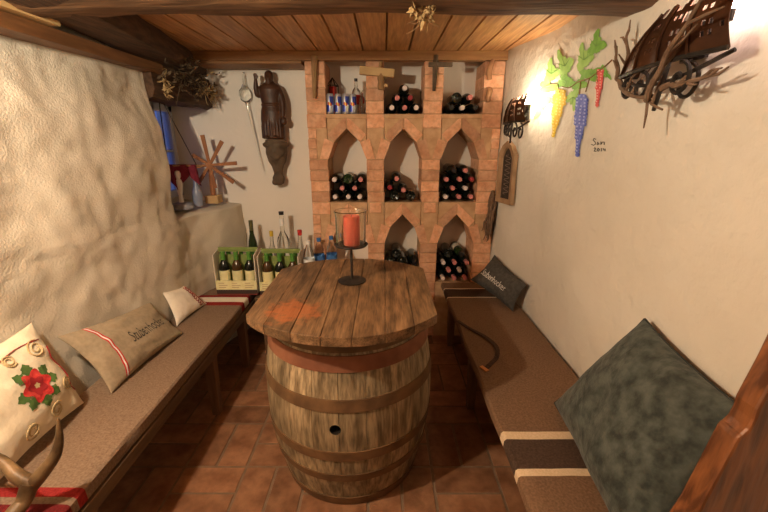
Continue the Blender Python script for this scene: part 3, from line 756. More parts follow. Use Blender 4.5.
mb = MB(); mb.tube([S(.42 + .06 * i + 0, .15 - .05 * math.sin(i / 8 * PI), .003) for i in range(9)], .002, 5); mb.tube([S(.93 - .02 * math.sin(i), .25 + .06 * i, .003) for i in range(10)], .002, 5); mb.build('red_vine', 'thread_rd', o)
# small white cushion
o, S = pillow('cushion', (-1.335, 2.19, .67), (-1.315, 2.40, .63), (-1.20, 2.44, zp), (-1.23, 2.10, zp), .035, 'cotton_w', 'small white cushion with a red embroidered border behind the beige cushion', back=.15, seed=14, wrk=.006)
mb = MB()
for i in range(9):
    v = .1 + .1 * i; mb.tube([S(.80 + .05 * math.cos(t), v + .04 * math.sin(t), .002) for t in [k * .6 for k in range(9)]], .0022, 5)
mb.tube([S(.92, .04 + .92 * i / 14, .002) for i in range(15)], .002, 5); mb.build('red_border', 'thread_rd', o)

# ------------------------------------------------------------------ antler on the near left bench
def px_z(px, py, zc):
    return V((0, 0, CAMH)) + ray(px, py) * zc
b0 = V((-1.05, .835, ZS + .020))
an = empty('antler', b0, 'brown stag antler with pale tips standing on the near end of the left bench', 'antler')
fork = V((-1.035, .905, .590))
mb = MB()
pts = catmull([b0, b0 + V((-.002, .012, .04)), V((-1.045, .88, .545)), fork], 6); mb.tube(pts, lerps([.030, .022, .021, .024], len(pts)), 12)
mb.lathe([(.001, 0), (.034, 0), (.038, .008), (.032, .018), (.02, .02)], b0, 16)
pts = catmull([fork + V((0, 0, -.012)), V((-1.005, .92, .612)), V((-.975, .94, .655)), V((-.963, .955, .705)), V((-.958, .963, .765))], 6); mb.tube(pts, lerps([.022, .020, .016, .011, .003], len(pts)), 12)
mb.build('beam', mat('antler_bone', (.06, .033, .014), .45, (.20, .125, .06), 14, bump=.002, bscale=60), an, smooth=True)
mb = MB()
pts = catmull([fork + V((.004, 0, -.008)), V((-1.075, .91, .612)), V((-1.13, .93, .645)), V((-1.22, .94, .70))], 6); mb.tube(pts, lerps([.022, .019, .015, .004], len(pts)), 12)
mb.build('tine', mat('antler_tine', (.07, .04, .017), .45, (.24, .15, .072), 14, bump=.002, bscale=60), an, smooth=True)

# ------------------------------------------------------------------ carved bench end, right foreground
YE = .63
prof = [(x + .022 + .03 * sm(.7, 1.3, z) if x < .9 else x, z) for x, z in [(.60, 0), (.56, .25), (.60, .42), (.645, .55), (.695, .715), (.722, .90), (.726, .928), (.733, .935), (.741, .95), (.744, .972), (.742, 1.0), (.755, 1.10), (.766, 1.21), (.78, 1.30), (.80, 1.36), (.85, 1.385), (.925, 1.39), (.925, 0)]]
prof = [(x * .9 + .012 if x < .9 else x, 1.55 - (1.55 - z) * .9 if z > .1 else z) for x, z in prof]
mb = MB(); mb.prism([V((x, YE, z)) for x, z in prof], (0, .05, 0))
o = tag(mb.build('bench_end', 'cheek', origin=(.75, YE, 0), bevel=.006), 'carved reddish wooden bench end with a notched edge in the right foreground', 'bench end')

# ------------------------------------------------------------------ bottle cartons on the bench corner
def carton(x0, y0, zb, label, nv):
    W, D, H = .29, .20, .315
    e = empty('bottle_carton', (x0 + W / 2, y0 + D / 2, zb), label, 'carton', 'bottle cartons on the back bench')
    t = .005
    mb = MB(); mb.bbox((x0, y0, zb), (x0 + W, y0 + D, zb + .006)); mb.build('base', 'card_r', e)
    mb = MB(); mb.bbox((x0, y0 - .001, zb + .006), (x0 + W, y0 + t, zb + .038)); mb.build('printed_band', 'card_k', e)
    mb = MB(); mb.bbox((x0, y0 - .001, zb + .038), (x0 + W, y0 + t, zb + .105)); mb.build('front_panel', 'lab', e)
    mb = MB(); mb.bbox((x0, y0 + D - t, zb + .006), (x0 + W, y0 + D, zb + .16)); mb.build('rear_panel', 'card', e)
    mb = MB(); mb.open = False
    for k in range(3):
        for j in range(3): mb.bbox((x0 + .02 + k * .093, y0 - .0018, zb + .052 + j * .016), (x0 + .02 + k * .093 + [.05, .062, .04][j], y0 - .0008, zb + .058 + j * .016))
    mb.build('print_lines', 'thread_y', e)
    for xx in (x0, x0 + W - t):
        mb = MB(); mb.prism([V((xx, y0, zb + .006)), V((xx, y0 + D, zb + .006)), V((xx, y0 + D, zb + H * .93)), V((xx, y0 + D * .5, zb + H)), V((xx, y0, zb + H * .93))], (t, 0, 0)); mb.build('end_panel', 'card', e)
    mb = MB(); mb.bbox((x0 + t, y0 + D * .5 - .003, zb + .03), (x0 + W - t, y0 + D * .5 + .003, zb + H * .86)); mb.bbox((x0 + t, y0 + D * .5 - .005, zb + H * .93), (x0 + W - t, y0 + D * .5 + .005, zb + H + .01)); mb.bbox((x0 + t, y0 + D * .44, zb + H * .97), (x0 + W - t, y0 + D * .56, zb + H * .985)); mb.build('handle', 'card_g', e)
    mb = MB(); mb.bbox((x0 + .004, y0 + .003, zb + H * .935), (x0 + W - .004, y0 + D * .5, zb + H * .95)); 
    mb.bm.free()
    for r in range(2):
        for k in range(3):
            bx, by = x0 + .053 + k * .092, y0 + .05 + r * .1
            b = tag(copy_thing(gp[(k + r + nv) % 2], 'wine_bottle', (bx, by, zb + .007), (0, 0, random.uniform(0, 6))),
                    f'{["dark", "green-brown"][(k + r + nv) % 2]} bottle with green capsule, {["left", "middle", "right"][k]} of the {["front", "rear"][r]} row in the {["left", "right"][nv]} carton', 'wine bottle', f'bottles in the {["left", "right"][nv]} carton')
def gproto(gm):
    b = bottle_mesh(PROF, 20).build('wine_bottle', gm, smooth=True)
    bottle_mesh(CAPP).build('capsule', 'cap_g', b, smooth=True)
    l = MB(); l.open = True; l.lathe([(.0375, .075), (.0377, .077), (.0377, .165), (.0375, .167)], n=20, cap=False); l.build('bottle_label', 'lab', b, smooth=True)
    return b
gp = [gproto('wine'), gproto(mat('brown_glass', (.06, .03, .01), .1, spec=.5))]
carton(-1.195, 2.60, ZS + .018, 'white and green six-bottle carton at the left, by the corner of the plaster wall', 0)
carton(-.893, 2.62, ZS + .001, 'white and green six-bottle carton at the right, next to the water bottles', 1)
for b in gp:
    for ch in list(b.children): bpy.data.objects.remove(ch)
    bpy.data.objects.remove(b)
# single bottles behind cartons, standing on the benches
def standing(name, px, pytop, y, zb, prof, mats, label, cat, group=None):
    ztop = atY(px, pytop, y).z; x = atY(px, pytop, y).x; h = ztop - zb
    e = empty(name, (x, y, zb), label, cat, group)
    for pn, pr, m, cp in prof:
        mb = MB(); mb.open = not cp; mb.lathe([(r, z * h) for r, z in pr], (x, y, zb), 24, cap=cp); mb.build(pn, m, e, smooth=True)
    return e
plinth = MB(); plinth.bbox((-1.12, 2.845, ZS + .001), (-.60, 2.875, ZS + .002)); plinth.bm.free()
standing('wine_bottle', 250.5, 220.5, 2.98, ZS, [('bottle_body', [(.035, 0), (.037, .02), (.037, .55), (.03, .66), (.016, .78), (.0145, 1), (.001, 1)], 'wine_g', True), ('capsule', [(.0155, .8), (.016, 1.003), (.001, 1.004)], mat('olive_capsule', (.09, .085, .03), .4), True)], None, 'tall olive-green wine bottle standing behind the left carton', 'wine bottle')
sh = MB(); sh.bbox((-.925, 2.892, 0), (-.575, 3.165, ZS - .001)); tag(sh.build('storage_ledge', 'plaster_b', origin=(-.75, 3.02, 0), bevel=.01), 'low white ledge behind the bottle cartons at the back wall', 'ledge')
standing('glass_bottle', 281, 211.5, 2.98, ZS, [('bottle_body', [(.045, 0), (.048, .03), (.048, .52), (.042, .62), (.02, .70), (.0165, .73), (.0165, .93), (.019, .94), (.019, .955), (.001, .955)], 'clear', True), ('neck_label', [(.0172, .80), (.0172, .9)], 'white', False), ('stopper', [(.018, .955), (.02, 1.0), (.001, 1.0)], 'cap_k', True)], None, 'clear glass schnapps bottle with labelled neck standing behind the right carton', 'bottle')
standing('bottle', 271, 231, 2.94, ZS, [('bottle_body', [(.026, 0), (.028, .03), (.028, .6), (.014, .75), (.012, .92), (.001, .92)], 'clear', True), ('cap', [(.0145, .9), (.0145, 1), (.001, 1)], 'yellow', True)], None, 'short clear bottle with yellow cap behind the right carton', 'bottle')
standing('bottle', 299.5, 230, 2.96, ZS, [('bottle_body', [(.03, 0), (.032, .03), (.032, .6), (.016, .78), (.013, .92), (.001, .92)], 'clear', True), ('cap', [(.016, .9), (.018, 1), (.001, 1)], 'thread_r', True)], None, 'clear bottle with red cap between the right carton and the brick rack', 'bottle')
for i, (px, py, y, lab) in enumerate(((308, 241, 2.73, 'clear plastic water bottle nearest the cartons'), (318.5, 238, 2.82, 'clear blue-labelled plastic water bottle in the middle of the three'), (331, 236, 2.82, 'clear blue-labelled plastic water bottle closest to the candle'))):
    pr = [('bottle_body', [(.036, 0), (.041, .02), (.041, .3), (.038, .34), (.041, .38), (.041, .66), (.034, .78), (.017, .90), (.014, .94), (.001, .94)], 'pet', True), ('cap', [(.0155, .935), (.0155, 1), (.001, 1)], ['white', 'blue', 'blue'][i], True), ('bottle_label', [(.0418, .50), (.0418, .66)], ['white', 'blue', 'blue'][i], False)]
    if i: pr.append(('label_band', [(.0422, .50), (.0422, .56)], 'white', False))
    standing('water_bottle', px, py, y, ZS + .001, pr, None, lab, 'water bottle', 'plastic water bottles behind the table')

# ------------------------------------------------------------------ statue on bracket, wine thief
sx, sy = -.835, 3.085
zs0 = atY(270, 139, sy).z; HS = .465
def fuse(mb, name, m, parent=None, origin=None, vox=.006):
    o = mb.build(name, m, parent, origin)
    r = o.modifiers.new('remesh', 'REMESH'); r.mode = 'VOXEL'; r.voxel_size = vox; r.use_smooth_shade = True
    s_ = o.modifiers.new('smooth', 'SMOOTH'); s_.iterations = 3; s_.factor = .5
    return o
st = empty('statue', (sx, sy, zs0), 'dark carved wooden figure with one raised arm on the back wall', 'statue')
mb = MB(); k = HS
# robe and torso
mb.lathe([(.062, 0), (.068, .02 * k), (.066, .1 * k), (.07, .3 * k), (.066, .42 * k), (.056, .52 * k), (.062, .62 * k), (.072, .74 * k), (.062, .80 * k), (.03, .845 * k), (.022, .87 * k)], (sx, sy, zs0), 28, None, 1.2, .8)
for i in range(11):     # robe folds
    a = PI + PI * i / 10; mb.tube([(sx + .079 * math.cos(a), sy + .052 * math.sin(a), zs0 + .005), (sx + .08 * math.cos(a), sy + .055 * math.sin(a), zs0 + .2 * k), (sx + .064 * math.cos(a), sy + .043 * math.sin(a), zs0 + .5 * k)], [.009, .007, .004], 6)
mb.tube([(sx + .07 * math.cos(a), sy + .048 * math.sin(a), zs0 + .52 * k) for a in [2 * PI * i / 20 for i in range(21)]], .006, 6)   # belt
# head
hc = V((sx + .0, sy - .006, zs0 + .925 * k))
mb.ball(hc, .037, 16, (.85, 1, 1.2))
mb.tube([hc + V((0, -.03, .008)), hc + V((0, -.041, -.006)), hc + V((0, -.032, -.01))], [.004, .006, .004], 6)    # nose
mb.ball(hc + V((0, -.022, -.03)), .019, 10, (1, .9, 1.2))    # beard
for s_ in (-1, 1): mb.ball(hc + V((s_ * .029, 0, -.002)), .008, 8, (.5, .8, 1.3)); mb.tube([hc + V((s_ * .005, -.031, .012)), hc + V((s_ * .02, -.027, .012))], .004, 6)
mb.ball(hc + V((0, .006, .012)), .036, 14, (.92, 1, .95))     # hair
# raised arm (viewer's left)
P = [(sx - .055, sy, zs0 + .76 * k), (sx - .085, sy - .015, zs0 + .66 * k), (sx - .092, sy - .03, zs0 + .76 * k), (sx - .088, sy - .035, zs0 + .88 * k)]
mb.tube(catmull(P, 5), lerps([.026, .022, .019, .012], 16), 10)
hp = V(P[-1]); mb.ball(hp + V((0, 0, .014)), .016, 10, (.9, .55, 1.1))
for i in range(4): mb.tube([hp + V((-.011 + i * .0075, -.002, .02)), hp + V((-.012 + i * .008, -.004, .046 - .004 * abs(i - 1.4)))], [.0045, .004], 6)
mb.tube([hp + V((.011, -.003, .008)), hp + V((.022, -.006, .026))], [.005, .004], 6)
# lowered arm holding a pouch
P = [(sx + .056, sy, zs0 + .76 * k), (sx + .084, sy - .005, zs0 + .6 * k), (sx + .09, sy - .02, zs0 + .42 * k), (sx + .085, sy - .035, zs0 + .33 * k)]
mb.tube(catmull(P, 5), lerps([.027, .026, .021, .013], 16), 10)
mb.ball(V((sx + .092, sy - .036, zs0 + .27 * k)), .026, 12, (1, .8, 1.25))
for s_ in (-1, 1): mb.ball(V((sx + s_ * .03, sy - .05, zs0 + .012)), .02, 10, (.8, 1.3, .6))   # shoes
fuse(mb, 'figure', 'carve', st, vox=.0045)
zb0 = zs0 - .002
mb = MB()
mb.lathe([(.012, -.345), (.030, -.33), (.036, -.29), (.024, -.255), (.034, -.20), (.05, -.165), (.062, -.10), (.060, -.06), (.074, -.05), (.076, -.03), (.062, -.022), (.058, -.0005)], (sx + .012, sy + .01, zb0), 24, None, 1.35, .95)
fcx = V((sx + .012, sy - .04, zb0 - .095))
mb.ball(fcx, .055, 14, (.9, .5, 1.1)); mb.tube([fcx + V((0, -.02, .015)), fcx + V((0, -.033, -.008))], [.006, .009], 6)
for s_ in (-1, 1): mb.ball(fcx + V((s_ * .018, -.02, .014)), .009, 8); mb.ball(fcx + V((s_ * .05, .01, 0)), .02, 8, (1, 1, 1.6))
for i in range(6): a = PI + PI * i / 5; mb.ball(V((sx + .012 + .073 * math.cos(a), sy + .01 + .05 * math.sin(a), zb0 - .04)), .013, 8)
mb.ball(V((sx - .01, sy - .01, zb0 - .32)), .028, 10, (1, .9, .9))
br2 = fuse(mb, 'wall_bracket', 'carve2', None, (sx + .012, sy, zb0 - .34), .0055)
tag(br2, 'grey-brown carved wall bracket with a face under the dark wooden figure', 'bracket')
yw = 3.135
pa, pb_, pt = atY(245, 95, yw), atY(262.5, 170, yw), atY(243, 74, yw)
wt = empty('wine_thief', pa, 'thin glass wine thief with round bulb hanging left of the wooden figure', 'wine thief')
mb = MB(); mb.tube([pt, pt.lerp(pa, .45), pt.lerp(pa, .62), pa.lerp(pt, .2), pa, pa.lerp(pb_, .06), pa.lerp(pb_, .10), pa.lerp(pb_, .5), pb_], [.008, .009, .02, .04, .045, .036, .012, .006, .004], 16)
mb.build('tube', 'clear', wt, smooth=True)
mb = MB(); mb.tube([pt + V((0, .0, .01)), pt + V((0, .035, .012))], .003, 6); mb.build('hook', 'iron', wt)

# ------------------------------------------------------------------ window sill objects
zsill = 1.095
pc = atY(210.5, 165, 2.97)
kz = empty('toy_windmill', (pc.x, 2.97, zsill), 'reddish wooden toy windmill with eight blades on the window sill', 'windmill')
mb = MB(); mb.tube([(pc.x - .02, 3.0, zsill - .01), (pc.x - .02, 3.0, pc.z + .02)], [.022, .014], 8); mb.build('post', 'toy', kz)
mb = MB(); mb.box((pc.x - .02, 3.0, zsill + .02), (.10, .09, .06)); mb.build('base', 'tool_p', kz, bevel=.005)
mb = MB(); mb.tube([(pc.x, 2.95, pc.z), (pc.x - .03, 3.03, pc.z)], [.024, .02], 10); mb.build('hub', 'toy', kz)
for i, ang in enumerate((98, 56, 4, -37, 148, 186, 232, 278)):
    a = math.radians(ang); L = [.215, .205, .20, .21, .14, .12, .17, .17][i]
    dvec = V((math.cos(a), -.12 * (1 if i % 2 else -1) * .3, math.sin(a)))
    mb = MB(); q = V((pc.x, 2.955, pc.z)); s_ = V((-math.sin(a), 0, math.cos(a)))
    c0, c1 = q + dvec * .01, q + dvec * L; w0, w1 = .009, .014; dy = V((0, .006, 0))
    mb.hexa([c0 - s_ * w0 - dy, c0 + s_ * w0 - dy, c1 + s_ * w1 - dy, c1 - s_ * w1 - dy, c0 - s_ * w0 + dy, c0 + s_ * w0 + dy, c1 + s_ * w1 + dy, c1 - s_ * w1 + dy])
    mb.build('blade', 'toy', kz)
# hanging red ornament on two cords
p0 = V((-1.40, 2.66, 1.80)); q0 = atY(173, 163, 2.78); q1 = atY(197, 168, 2.90)
hg = empty('hanging_ornament', (q0.x, 2.82, q0.z), 'dark red cloth ornament on a stick hanging on two cords in the window niche', 'ornament')
q0 = V((-1.45, 2.68, 1.385)); q1 = V((-1.34, 2.86, 1.375)); top0 = V((-1.44, 2.675, 1.815)); 
mb = MB(); mb.tube([top0, q0 + V((0.0, 0, 0))], .0035, 6); mb.build('cord', 'cord', hg)
mb = MB(); mb.tube([top0 + V((.0, .02, 0)), q1], .003, 6); mb.build('cord', 'cord', hg)
mb = MB(); mb.tube([q0 + V((-.05, -.06, .004)), q0.lerp(q1, .5), q1 + V((.03, .03, -.004))], .007, 8); mb.build('stick', 'tool', hg)
mb = MB()
def cloth(u, v):
    p = q0.lerp(q1, -.1 + 1.0 * u); return p + V((.012 * math.sin(u * 14) + .02 * v, .012 * math.cos(u * 11), .008 - v * (.12 + .05 * math.sin(u * 7))))
mb.grid(cloth, [i / 16 for i in range(17)], [i / 8 for i in range(9)])
mb.open = True; cl = mb.build('cloth', 'dred', hg, smooth=True); so = cl.modifiers.new('s', 'SOLIDIFY'); so.thickness = .004
# stone figure and glass on sill
p = V((-1.415, 2.72, 1.088))
e = empty('sill_figurine', p, 'pale grey figurine on a stone base standing on the window sill', 'figurine')
mb = MB(); mb.lathe([(.075, 0), (.08, .01), (.07, .035), (.03, .045), (.001, .046)], p, 20, None, 1, 1); mb.build('base', 'sack', e, smooth=True)
mb = MB(); mb.lathe([(.018, .044), (.012, .09), (.02, .13), (.026, .17), (.018, .2), (.012, .205), (.018, .22), (.02, .24), (.014, .258), (.001, .262)], p, 16); mb.build('figure', 'white', e, smooth=True)
p = V((-1.36, 2.85, 1.085))
e = tag(MB().__class__ and (lambda m: (m.lathe([(.028, 0), (.034, .01), (.036, .08), (.028, .12), (.016, .15), (.014, .19), (.001, .19)], p, 20), m.build('ceramic_jug', mat('blue_grey_ceramic', (.20, .23, .33), .3, (.32, .34, .42), 9), origin=p, smooth=True))[1])(MB()), 'small blue-grey ceramic jug on the window sill beside the toy windmill', 'jug')

# ------------------------------------------------------------------ dried plants on beams
def bundle(name, c, n, ln, spread, m1, m2, label, cat, seed, down=.5):
    random.seed(seed); c = V(c)
    e = empty(name, c, label, cat)
    mb = MB()
    for i in range(n):
        d = V((random.gauss(0, 1) * spread[0], random.gauss(0, 1) * spread[1], random.gauss(-down, 1) * spread[2]))
        s0 = c + V((random.gauss(0, .3) * spread[0], random.gauss(0, .3) * spread[1], random.gauss(0, .2) * spread[2]))
        pts = catmull([s0, s0 + d * .5 + V((random.gauss(0, .012), random.gauss(0, .012), random.gauss(0, .012))), s0 + d], 3)
        mb.tube(pts, lerps([.003, .002, .001], len(pts)), 5)
    mb.build('stems', m1, e)
    mb = MB()
    for i in range(n):
        p = c + V((random.gauss(0, .75) * spread[0], random.gauss(0, .75) * spread[1], random.gauss(-down, .75) * spread[2]))
        for k in range(4):
            d = V((random.gauss(0, 1), random.gauss(0, 1), random.gauss(-.2, 1))).normalized() * random.uniform(.02, .045); s_ = d.cross(V((random.random(), random.random(), .3))).normalized() * .006
            mb.prism([p, p + d * .5 + s_, p + d, p + d * .5 - s_], (0, .0015, .0015))
    mb.build('dry_leaves', m2, e)
bundle('dried_flowers', (-1.245, 2.78, 1.95), 46, .1, (.035, .20, .07), 'twig_d', 'twig_d', 'dark bunch of dried flowers tied to the dark beam above the window', 'dried flowers', 3)
bundle('dried_husks', (-1.235, 2.93, 1.885), 20, .1, (.02, .13, .05), 'husk', 'husk', 'pale straw-coloured dried husks hanging over the far corner of the window beam', 'dried plants', 5)
bundle('dried_sprig', (-1.31, 2.535, 1.90), 10, .1, (.012, .015, .05), 'husk', 'husk', 'small dried sprig at the end of the brown board above the left wall', 'dried plants', 6, .8)
p = V((.15, 1.60, 2.0))
bundle('straw_bundle', p, 22, .1, (.026, .02, .026), 'tool', 'husk', 'small tangled straw bundle hanging from the middle of the ceiling beam', 'straw bundle', 9, .6)
random.seed(21)

# ------------------------------------------------------------------ right wall: mural, sconces, plaque, vine
def onR(px, py, off=.0035):
    d = ray(px, py); x = .9
    for _ in range(6):
        t = x / d.x; x = XR(t * d.y, CAMH + t * d.z)
    t = (x - off) / d.x; return V((0, 0, CAMH)) + d * t
mu = empty('grape_mural', onR(575, 100, 0), 'mural of vine leaves with yellow, blue and red grapes painted on the right wall', 'mural')
# wall plane coordinates (y,z) -> point just off the plaster
def W(y, z, off): return V((XR(y, z) - off, y, z))
def wp(px, py):
    p = onR(px, py); return p.y, p.z
def wpatch(mb, pts, off, sub=3):
    patch(lambda y, z, o_: W(y, z, o_), pts, off, mb, sub)
def vleaf(px, py, ang, size, m):
    out = []
    for i in range(48):
        a = 2 * PI * i / 48
        r = size * (.55 + .42 * max(0, math.cos(a * 2.5)) + .04 * math.sin(a * 13)) * (1.2 if abs(a if a < PI else a - 2 * PI) < .6 else .9)
        out.append((r * math.cos(a), r * math.sin(a) * .8))
    ca, sa = math.cos(ang), math.sin(ang)
    mb = MB(); mb.open = True; wpatch(mb, [wp(px + a * ca - b * sa, py - (a * sa + b * ca)) for a, b in out], .004); mb.mi = 1
    for da in (-.9, 0, .9):
        e1 = wp(px + size * .75 * math.cos(ang + da), py - size * .75 * math.sin(ang + da)); q = size * .035
        wpatch(mb, [wp(px - q * math.sin(ang + da), py - q * math.cos(ang + da)), e1, wp(px + q * math.sin(ang + da), py + q * math.cos(ang + da))], .0046, 2)
    mb.build('leaf', [m, 'vine_g'], mu)
for l in ((596, 46, 1.35, 15, 'g1'), (584, 60, 1.6, 15, 'g2'), (590, 74, 0.3, 13, 'g1'), (565, 66, 1.9, 15, 'g2'), (567, 82, 3.3, 13, 'g1'), (551, 74, 1.5, 14, 'g2'), (547, 88, 3.6, 12, 'g1'), (541, 104, 4.2, 14, 'g2'), (573, 97, 4.7, 12, 'g2'), (604, 72, 5.4, 9, 'g1'), (580, 84, 1.0, 11, 'g1')): vleaf(*l)
mb = MB()
mb.tube(catmull([W(*wp(*q), .004) for q in ((546, 86), (556, 84), (568, 88), (578, 82), (590, 78), (603, 68), (612, 60))], 4), .003, 5)
for q0_, q1_ in (((558, 84), (560, 92)), ((581, 82), (580, 96)), ((597, 72), (598, 82)), ((590, 78), (586, 92))): mb.tube([W(*wp(*q0_), .0055), W(*wp(*q1_), .0055)], .0022, 5)
mb.build('vine_stem', 'vine', mu)
def cluster(px0, py0, px1, py1, wid, r, m, ml):
    ax = V((px1 - px0, py1 - py0)); L = ax.length; ax.normalize(); sd = V((-ax.y, ax.x))
    mb = MB(); mb.open = True
    def wd(t): return wid * (math.sin(PI * min(1, max(0, t) ** .5)) ** .6) * (1.0 - .3 * t)
    body = []
    for i in range(40):
        a = 2 * PI * i / 40; t = .5 - .5 * math.cos(a); body.append((t * L, .72 * wd(t) * (1 if a < PI else -1)))
    wpatch(mb, [wp(px0 + ax.x * t + sd.x * w, py0 + ax.y * t + sd.y * w) for t, w in body], .0042, 4)
    rng = random.Random(int(px0)); k = 0; t = r
    while t < L - r * .4:
        w = wd(t / L); nn = max(1, int(2 * w / (r * 1.8)))
        for i in range(nn):
            o_ = (i - (nn - 1) / 2) * r * 1.8 + rng.uniform(-.2, .2) * r
            cx, cy = px0 + ax.x * t + sd.x * o_, py0 + ax.y * t + sd.y * o_; k += 1
            mb.mi = 0; wpatch(mb, [wp(cx + r * math.cos(b), cy + r * math.sin(b)) for b in [2 * PI * q / 10 for q in range(10)]], .0048 + .0004 * (k % 3), 1)
            if rng.random() < .8:
                mb.mi = 1; wpatch(mb, [wp(cx - r * .2 + r * .42 * math.cos(b), cy - r * .25 + r * .42 * math.sin(b)) for b in [2 * PI * q / 8 for q in range(8)]], .0066, 1)
        t += r * 1.5
    mb.build('grape_cluster', [m, ml], mu)
cluster(561, 89, 553, 137, 8.2, 2.0, 'gy', 'gyl'); cluster(583, 94, 577, 157, 8.4, 2.3, 'gb', 'gbl'); cluster(601, 69, 597, 108, 5.0, 1.9, 'gr', 'grl')
# small painted signature
y0, z0 = wp(592, 145)
mb = MB()
def sig(pts): mb.tube([W(*wp(592 + a * .46, 143 - b * .46), .003) for a, b in pts], .0016, 5)
sig([(8, 8), (4, 10), (2, 6), (6, 3), (8, -2), (3, -5), (-2, -3)]); sig([(12, 2), (15, -3), (11, -4), (12, 2)]); sig([(19, 3), (19, -4), (22, 2), (26, 2), (26, -4)]); sig([(4, -12), (6, -10), (8, -12), (4, -18), (9, -18)]); sig([(13, -11), (11, -15), (13, -18), (16, -15), (13, -11)]); sig([(20, -11), (20, -18)]); sig([(24, -11), (24, -15), (29, -15)]); sig([(28, -12), (28, -18)])
mb.build('signature', 'ink', mu)

def sconce(yc, zc, k, label, seed, twigs, bulb_p, bm='bulb'):
    X0 = XR(yc, zc) - .004
    def P(s, n, z): return V((X0 - n * k, yc - s * k, zc + z * k))
    e = empty('wall_lamp', P(0, 0, 0), label, 'wall lamp', 'wrought iron wall lamps')
    rng = random.Random(seed)
    bot = [(-.262, .004), (-.255, .07), (-.13, .10), (.0, .112), (.12, .108), (.225, .085)]
    top = [(-.115, .004), (-.105, .055), (-.05, .08), (.03, .092), (.12, .09), (.205, .072)]
    H = .155
    mb = MB(); mb.open = True
    for q in range(5):
        nu, nv_ = 10, 12
        def f(u, v):
            a = [bot[q][c] + (bot[q + 1][c] - bot[q][c]) * u for c in (0, 1)]; b = [top[q][c] + (top[q + 1][c] - top[q][c]) * u for c in (0, 1)]
            bul = .018 * math.sin(PI * v)
            return P(a[0] + (b[0] - a[0]) * v, a[1] + (b[1] - a[1]) * v + bul, v * H)
        G = [[mb.vert(f(i / nu, j / nv_)) for j in range(nv_ + 1)] for i in range(nu + 1)]
        for i in range(nu):
            hh = nv_ - int(1.3 + 1.2 * math.sin(q * 2.2 + i * 1.1) + rng.uniform(0, .6))
            for j in range(hh):
                if q > 0 and ((j in (3, 5) and i in (3, 5)) or (j in (7, 8) and i in (6, 7) and q % 2) or (j == 8 and i in (2, 4)) or (j == 4 and i == 8)): continue
                mb.face([G[i][j], G[i + 1][j], G[i + 1][j + 1], G[i][j + 1]])
    sh_ = mb.build('shade', 'copper', e); so = sh_.modifiers.new('s', 'SOLIDIFY'); so.thickness = .003
    for q in range(1, 5):
        mb = MB(); mb.tube([P(bot[q][0] + (top[q][0] - bot[q][0]) * v, bot[q][1] + (top[q][1] - bot[q][1]) * v + .018 * math.sin(PI * v) + .004, v * H) for v in (0, .25, .5, .75, .95)], .0045, 6); mb.build('rib', 'copper', e)
    mb = MB(); mb.tube([P(a, b + .004, 0) for a, b in bot], .007, 6); mb.build('lower_rim', 'iron', e)
    mb = MB(); mb.box(P(0, .006, .06), (.010 * k, .10 * k, .10 * k)); mb.build('back_plate', 'iron', e)
    mb = MB(); mb.tube([P(.02, .0, .05), P(.05, .04, .03), P(*bulb_p[:2], bulb_p[2] - .05)], .008 * k, 8); mb.lathe([(.014 * k, -.05 * k), (.016 * k, -.02 * k)], P(*bulb_p), 12); mb.build('lamp_holder', 'iron', e)
    mb = MB(); mb.ball(P(*bulb_p), .026 * k, 14, (1, 1, 1.15)); mb.build('bulb', bm, e, smooth=True)
    # wrought scrolls below
    for (s0, n0, sg, sz) in ((-.20, .07, -1, .04), (-.10, .09, 1, .045), (.0, .10, -1, .05), (.08, .095, 1, .05), (.05, .05, 1, .055)):
        pts = [P(s0 + sg * (sz * (1 - t / 22)) * math.sin(t * .38), n0, -.01 - sz * .9 + sz * (1 - t / 26) * math.cos(t * .38)) for t in range(20)]
        mb = MB(); mb.tube([P(s0, n0, .005)] + pts, .006 * k, 6); mb.build('scroll', 'iron', e)
    mb = MB(); mb.tube([P(.03, .10, .0), P(.02, .10, -.06), P(-.01, .09, -.13)], [.009 * k, .008 * k, .006 * k], 6); mb.tube(catmull([P(-.25, .05, -.005), P(-.12, .09, -.045), P(.05, .09, -.05), P(.2, .05, 0)], 4), .006 * k, 6); mb.build('bracket', 'iron', e)
    if twigs:
        for (s0, n0, z0, ds, dn, dz, L) in twigs:
            mb = MB(); p0 = V((s0, n0, z0)); pts = [p0]
            for i in range(7): pts.append(pts[-1] + V((ds, dn, dz)) * (L / 7) + V((rng.gauss(0, .008), rng.gauss(0, .006), rng.gauss(0, .008))))
            mb.tube([P(*q) for q in catmull(pts, 3)], lerps([.010 * k, .007 * k, .003 * k], 22), 7)
            for i in (2, 3, 5, 6):
                q = pts[i]; d2 = V((ds + rng.gauss(0, .5), abs(dn) * .3 + rng.gauss(0, .15), dz + rng.gauss(0, .5))).normalized() * L * .28
                mb.tube([P(*q), P(*(q + d2 * .5 + V((rng.gauss(0, .006),) * 3))), P(*(q + d2))], [.005 * k, .004 * k, .002 * k], 6)
            mb.build('twig', 'twig', e, smooth=True)
sconce(1.285, 1.768, 1.0, 'large brown metal wall lamp with cut-out shade and twigs, nearest on the right wall', 4,
       [(-.27, .03, -.03, -.10, .0, 1, .20), (-.28, .05, -.03, -.45, .05, .9, .17), (-.28, .05, -.03, .9, .1, -.32, .34), (-.02, .11, -.10, .75, .10, .75, .36), (.02, .10, -.07, .75, .0, .1, .2)], (.15, .05, .125), 'bulb_dim')
sconce(2.565, 1.655, .95, 'small brown metal wall lamp with cut-out shade, far on the right wall near the bricks', 6, None, (.15, .05, .125))

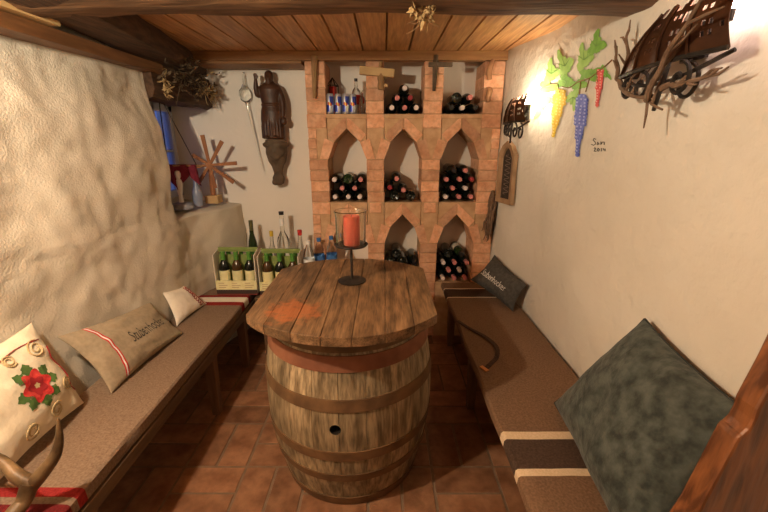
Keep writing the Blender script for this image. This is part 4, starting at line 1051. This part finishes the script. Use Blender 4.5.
# narrow framed slate plaque on right wall
ya, yb2 = 2.60, 2.80; z0_, z1_ = 1.13, 1.50
e = empty('wall_plaque', (XR(2.7, 1.3), 2.7, z0_), 'narrow wooden framed dark plaque with arched top under the far wall lamp', 'plaque')
def fp(y, z, off): 
    xm = XR(ya, 1.3) + (XR(yb2, 1.3) - XR(ya, 1.3)) * (y - ya) / (yb2 - ya); return V((xm - .012 - off, y, z))
ym = (ya + yb2) / 2
outl = [(ya, z0_), (yb2, z0_), (yb2, z1_ - .04), (ym + .055, z1_ + .015), (ym, z1_ + .045), (ym - .055, z1_ + .015), (ya, z1_ - .04)]
inl = [(ym + (y - ym) * .62, 1.315 + (z - 1.315) * .83) for y, z in outl]
mb = MB()
for i in range(7):
    j = (i + 1) % 7; A, B_, Cc, D = outl[i], outl[j], inl[j], inl[i]
    mb.hexa([fp(*A, 0), fp(*B_, 0), fp(*Cc, 0), fp(*D, 0), fp(*A, .028), fp(*B_, .028), fp(*Cc, .02), fp(*D, .02)])
mb.build('frame', 'frame', e)
mb = MB(); mb.prism([fp(*q, .002) for q in inl], (-.008, 0, 0)); mb.build('panel', 'slate', e)
mb = MB(); mb.tube([fp(ym + .034 * math.sin(t * .9) , 1.455 - t * .0045, .0112) for t in range(60)], .0018, 5)
mb.build('chalk_pattern', mat('faded_chalk', (.24, .19, .15), .9), e)
# dried vine under the plaque; extra thick strands also stand for its shadow
mb = MB(); rng = random.Random(2)
for i in range(20):
    p = V((.812 + rng.uniform(-.03, .008), 2.86 + rng.uniform(-.03, .02), 1.17 + rng.uniform(-.06, .03)))
    pts = [p]
    for k_ in range(7):
        q = pts[-1] + V((rng.gauss(-.003, .009), rng.gauss(0, .008), -rng.uniform(.02, .062))); q.x = min(q.x, XR(q.y, q.z) - .008); q.y = min(q.y, YF - .012); pts.append(q)
    mb.tube(catmull(pts, 3), lerps([.008, .008, .003], 22), 6)
vn = tag(mb.build('dried_vine', 'twig', origin=(XR(2.8, 1.1) - .01, 2.8, 1.13), smooth=True), 'bundle of dried vine twigs hanging in the corner below the plaque', 'dried vine')

# ------------------------------------------------------------------ lights
def point(name, loc, e, col, r):
    l = bpy.data.lights.new(name, 'POINT'); l.energy = e; l.color = col; l.shadow_soft_size = r
    o = bpy.data.objects.new(name, l); o.location = loc; C.objects.link(o); return o
WARM = (1, .85, .63)
point('left_lamp', (-1.08, .60, 1.96), 84, WARM, .035)
point('rear_fill', (.25, -.7, 1.95), 2.5, WARM, .15)  # added fill light behind the camera, no fixture there
w = bpy.data.worlds.new('world'); bpy.context.scene.world = w; w.use_nodes = True
w.node_tree.nodes['Background'].inputs[0].default_value = (.16, .28, .85, 1); w.node_tree.nodes['Background'].inputs[1].default_value = .45
s = bpy.context.scene
s.view_settings.view_transform = 'Standard'; s.view_settings.look = 'None'; s.view_settings.gamma = 1; s.view_settings.exposure = .14; s.view_settings.use_curve_mapping = False
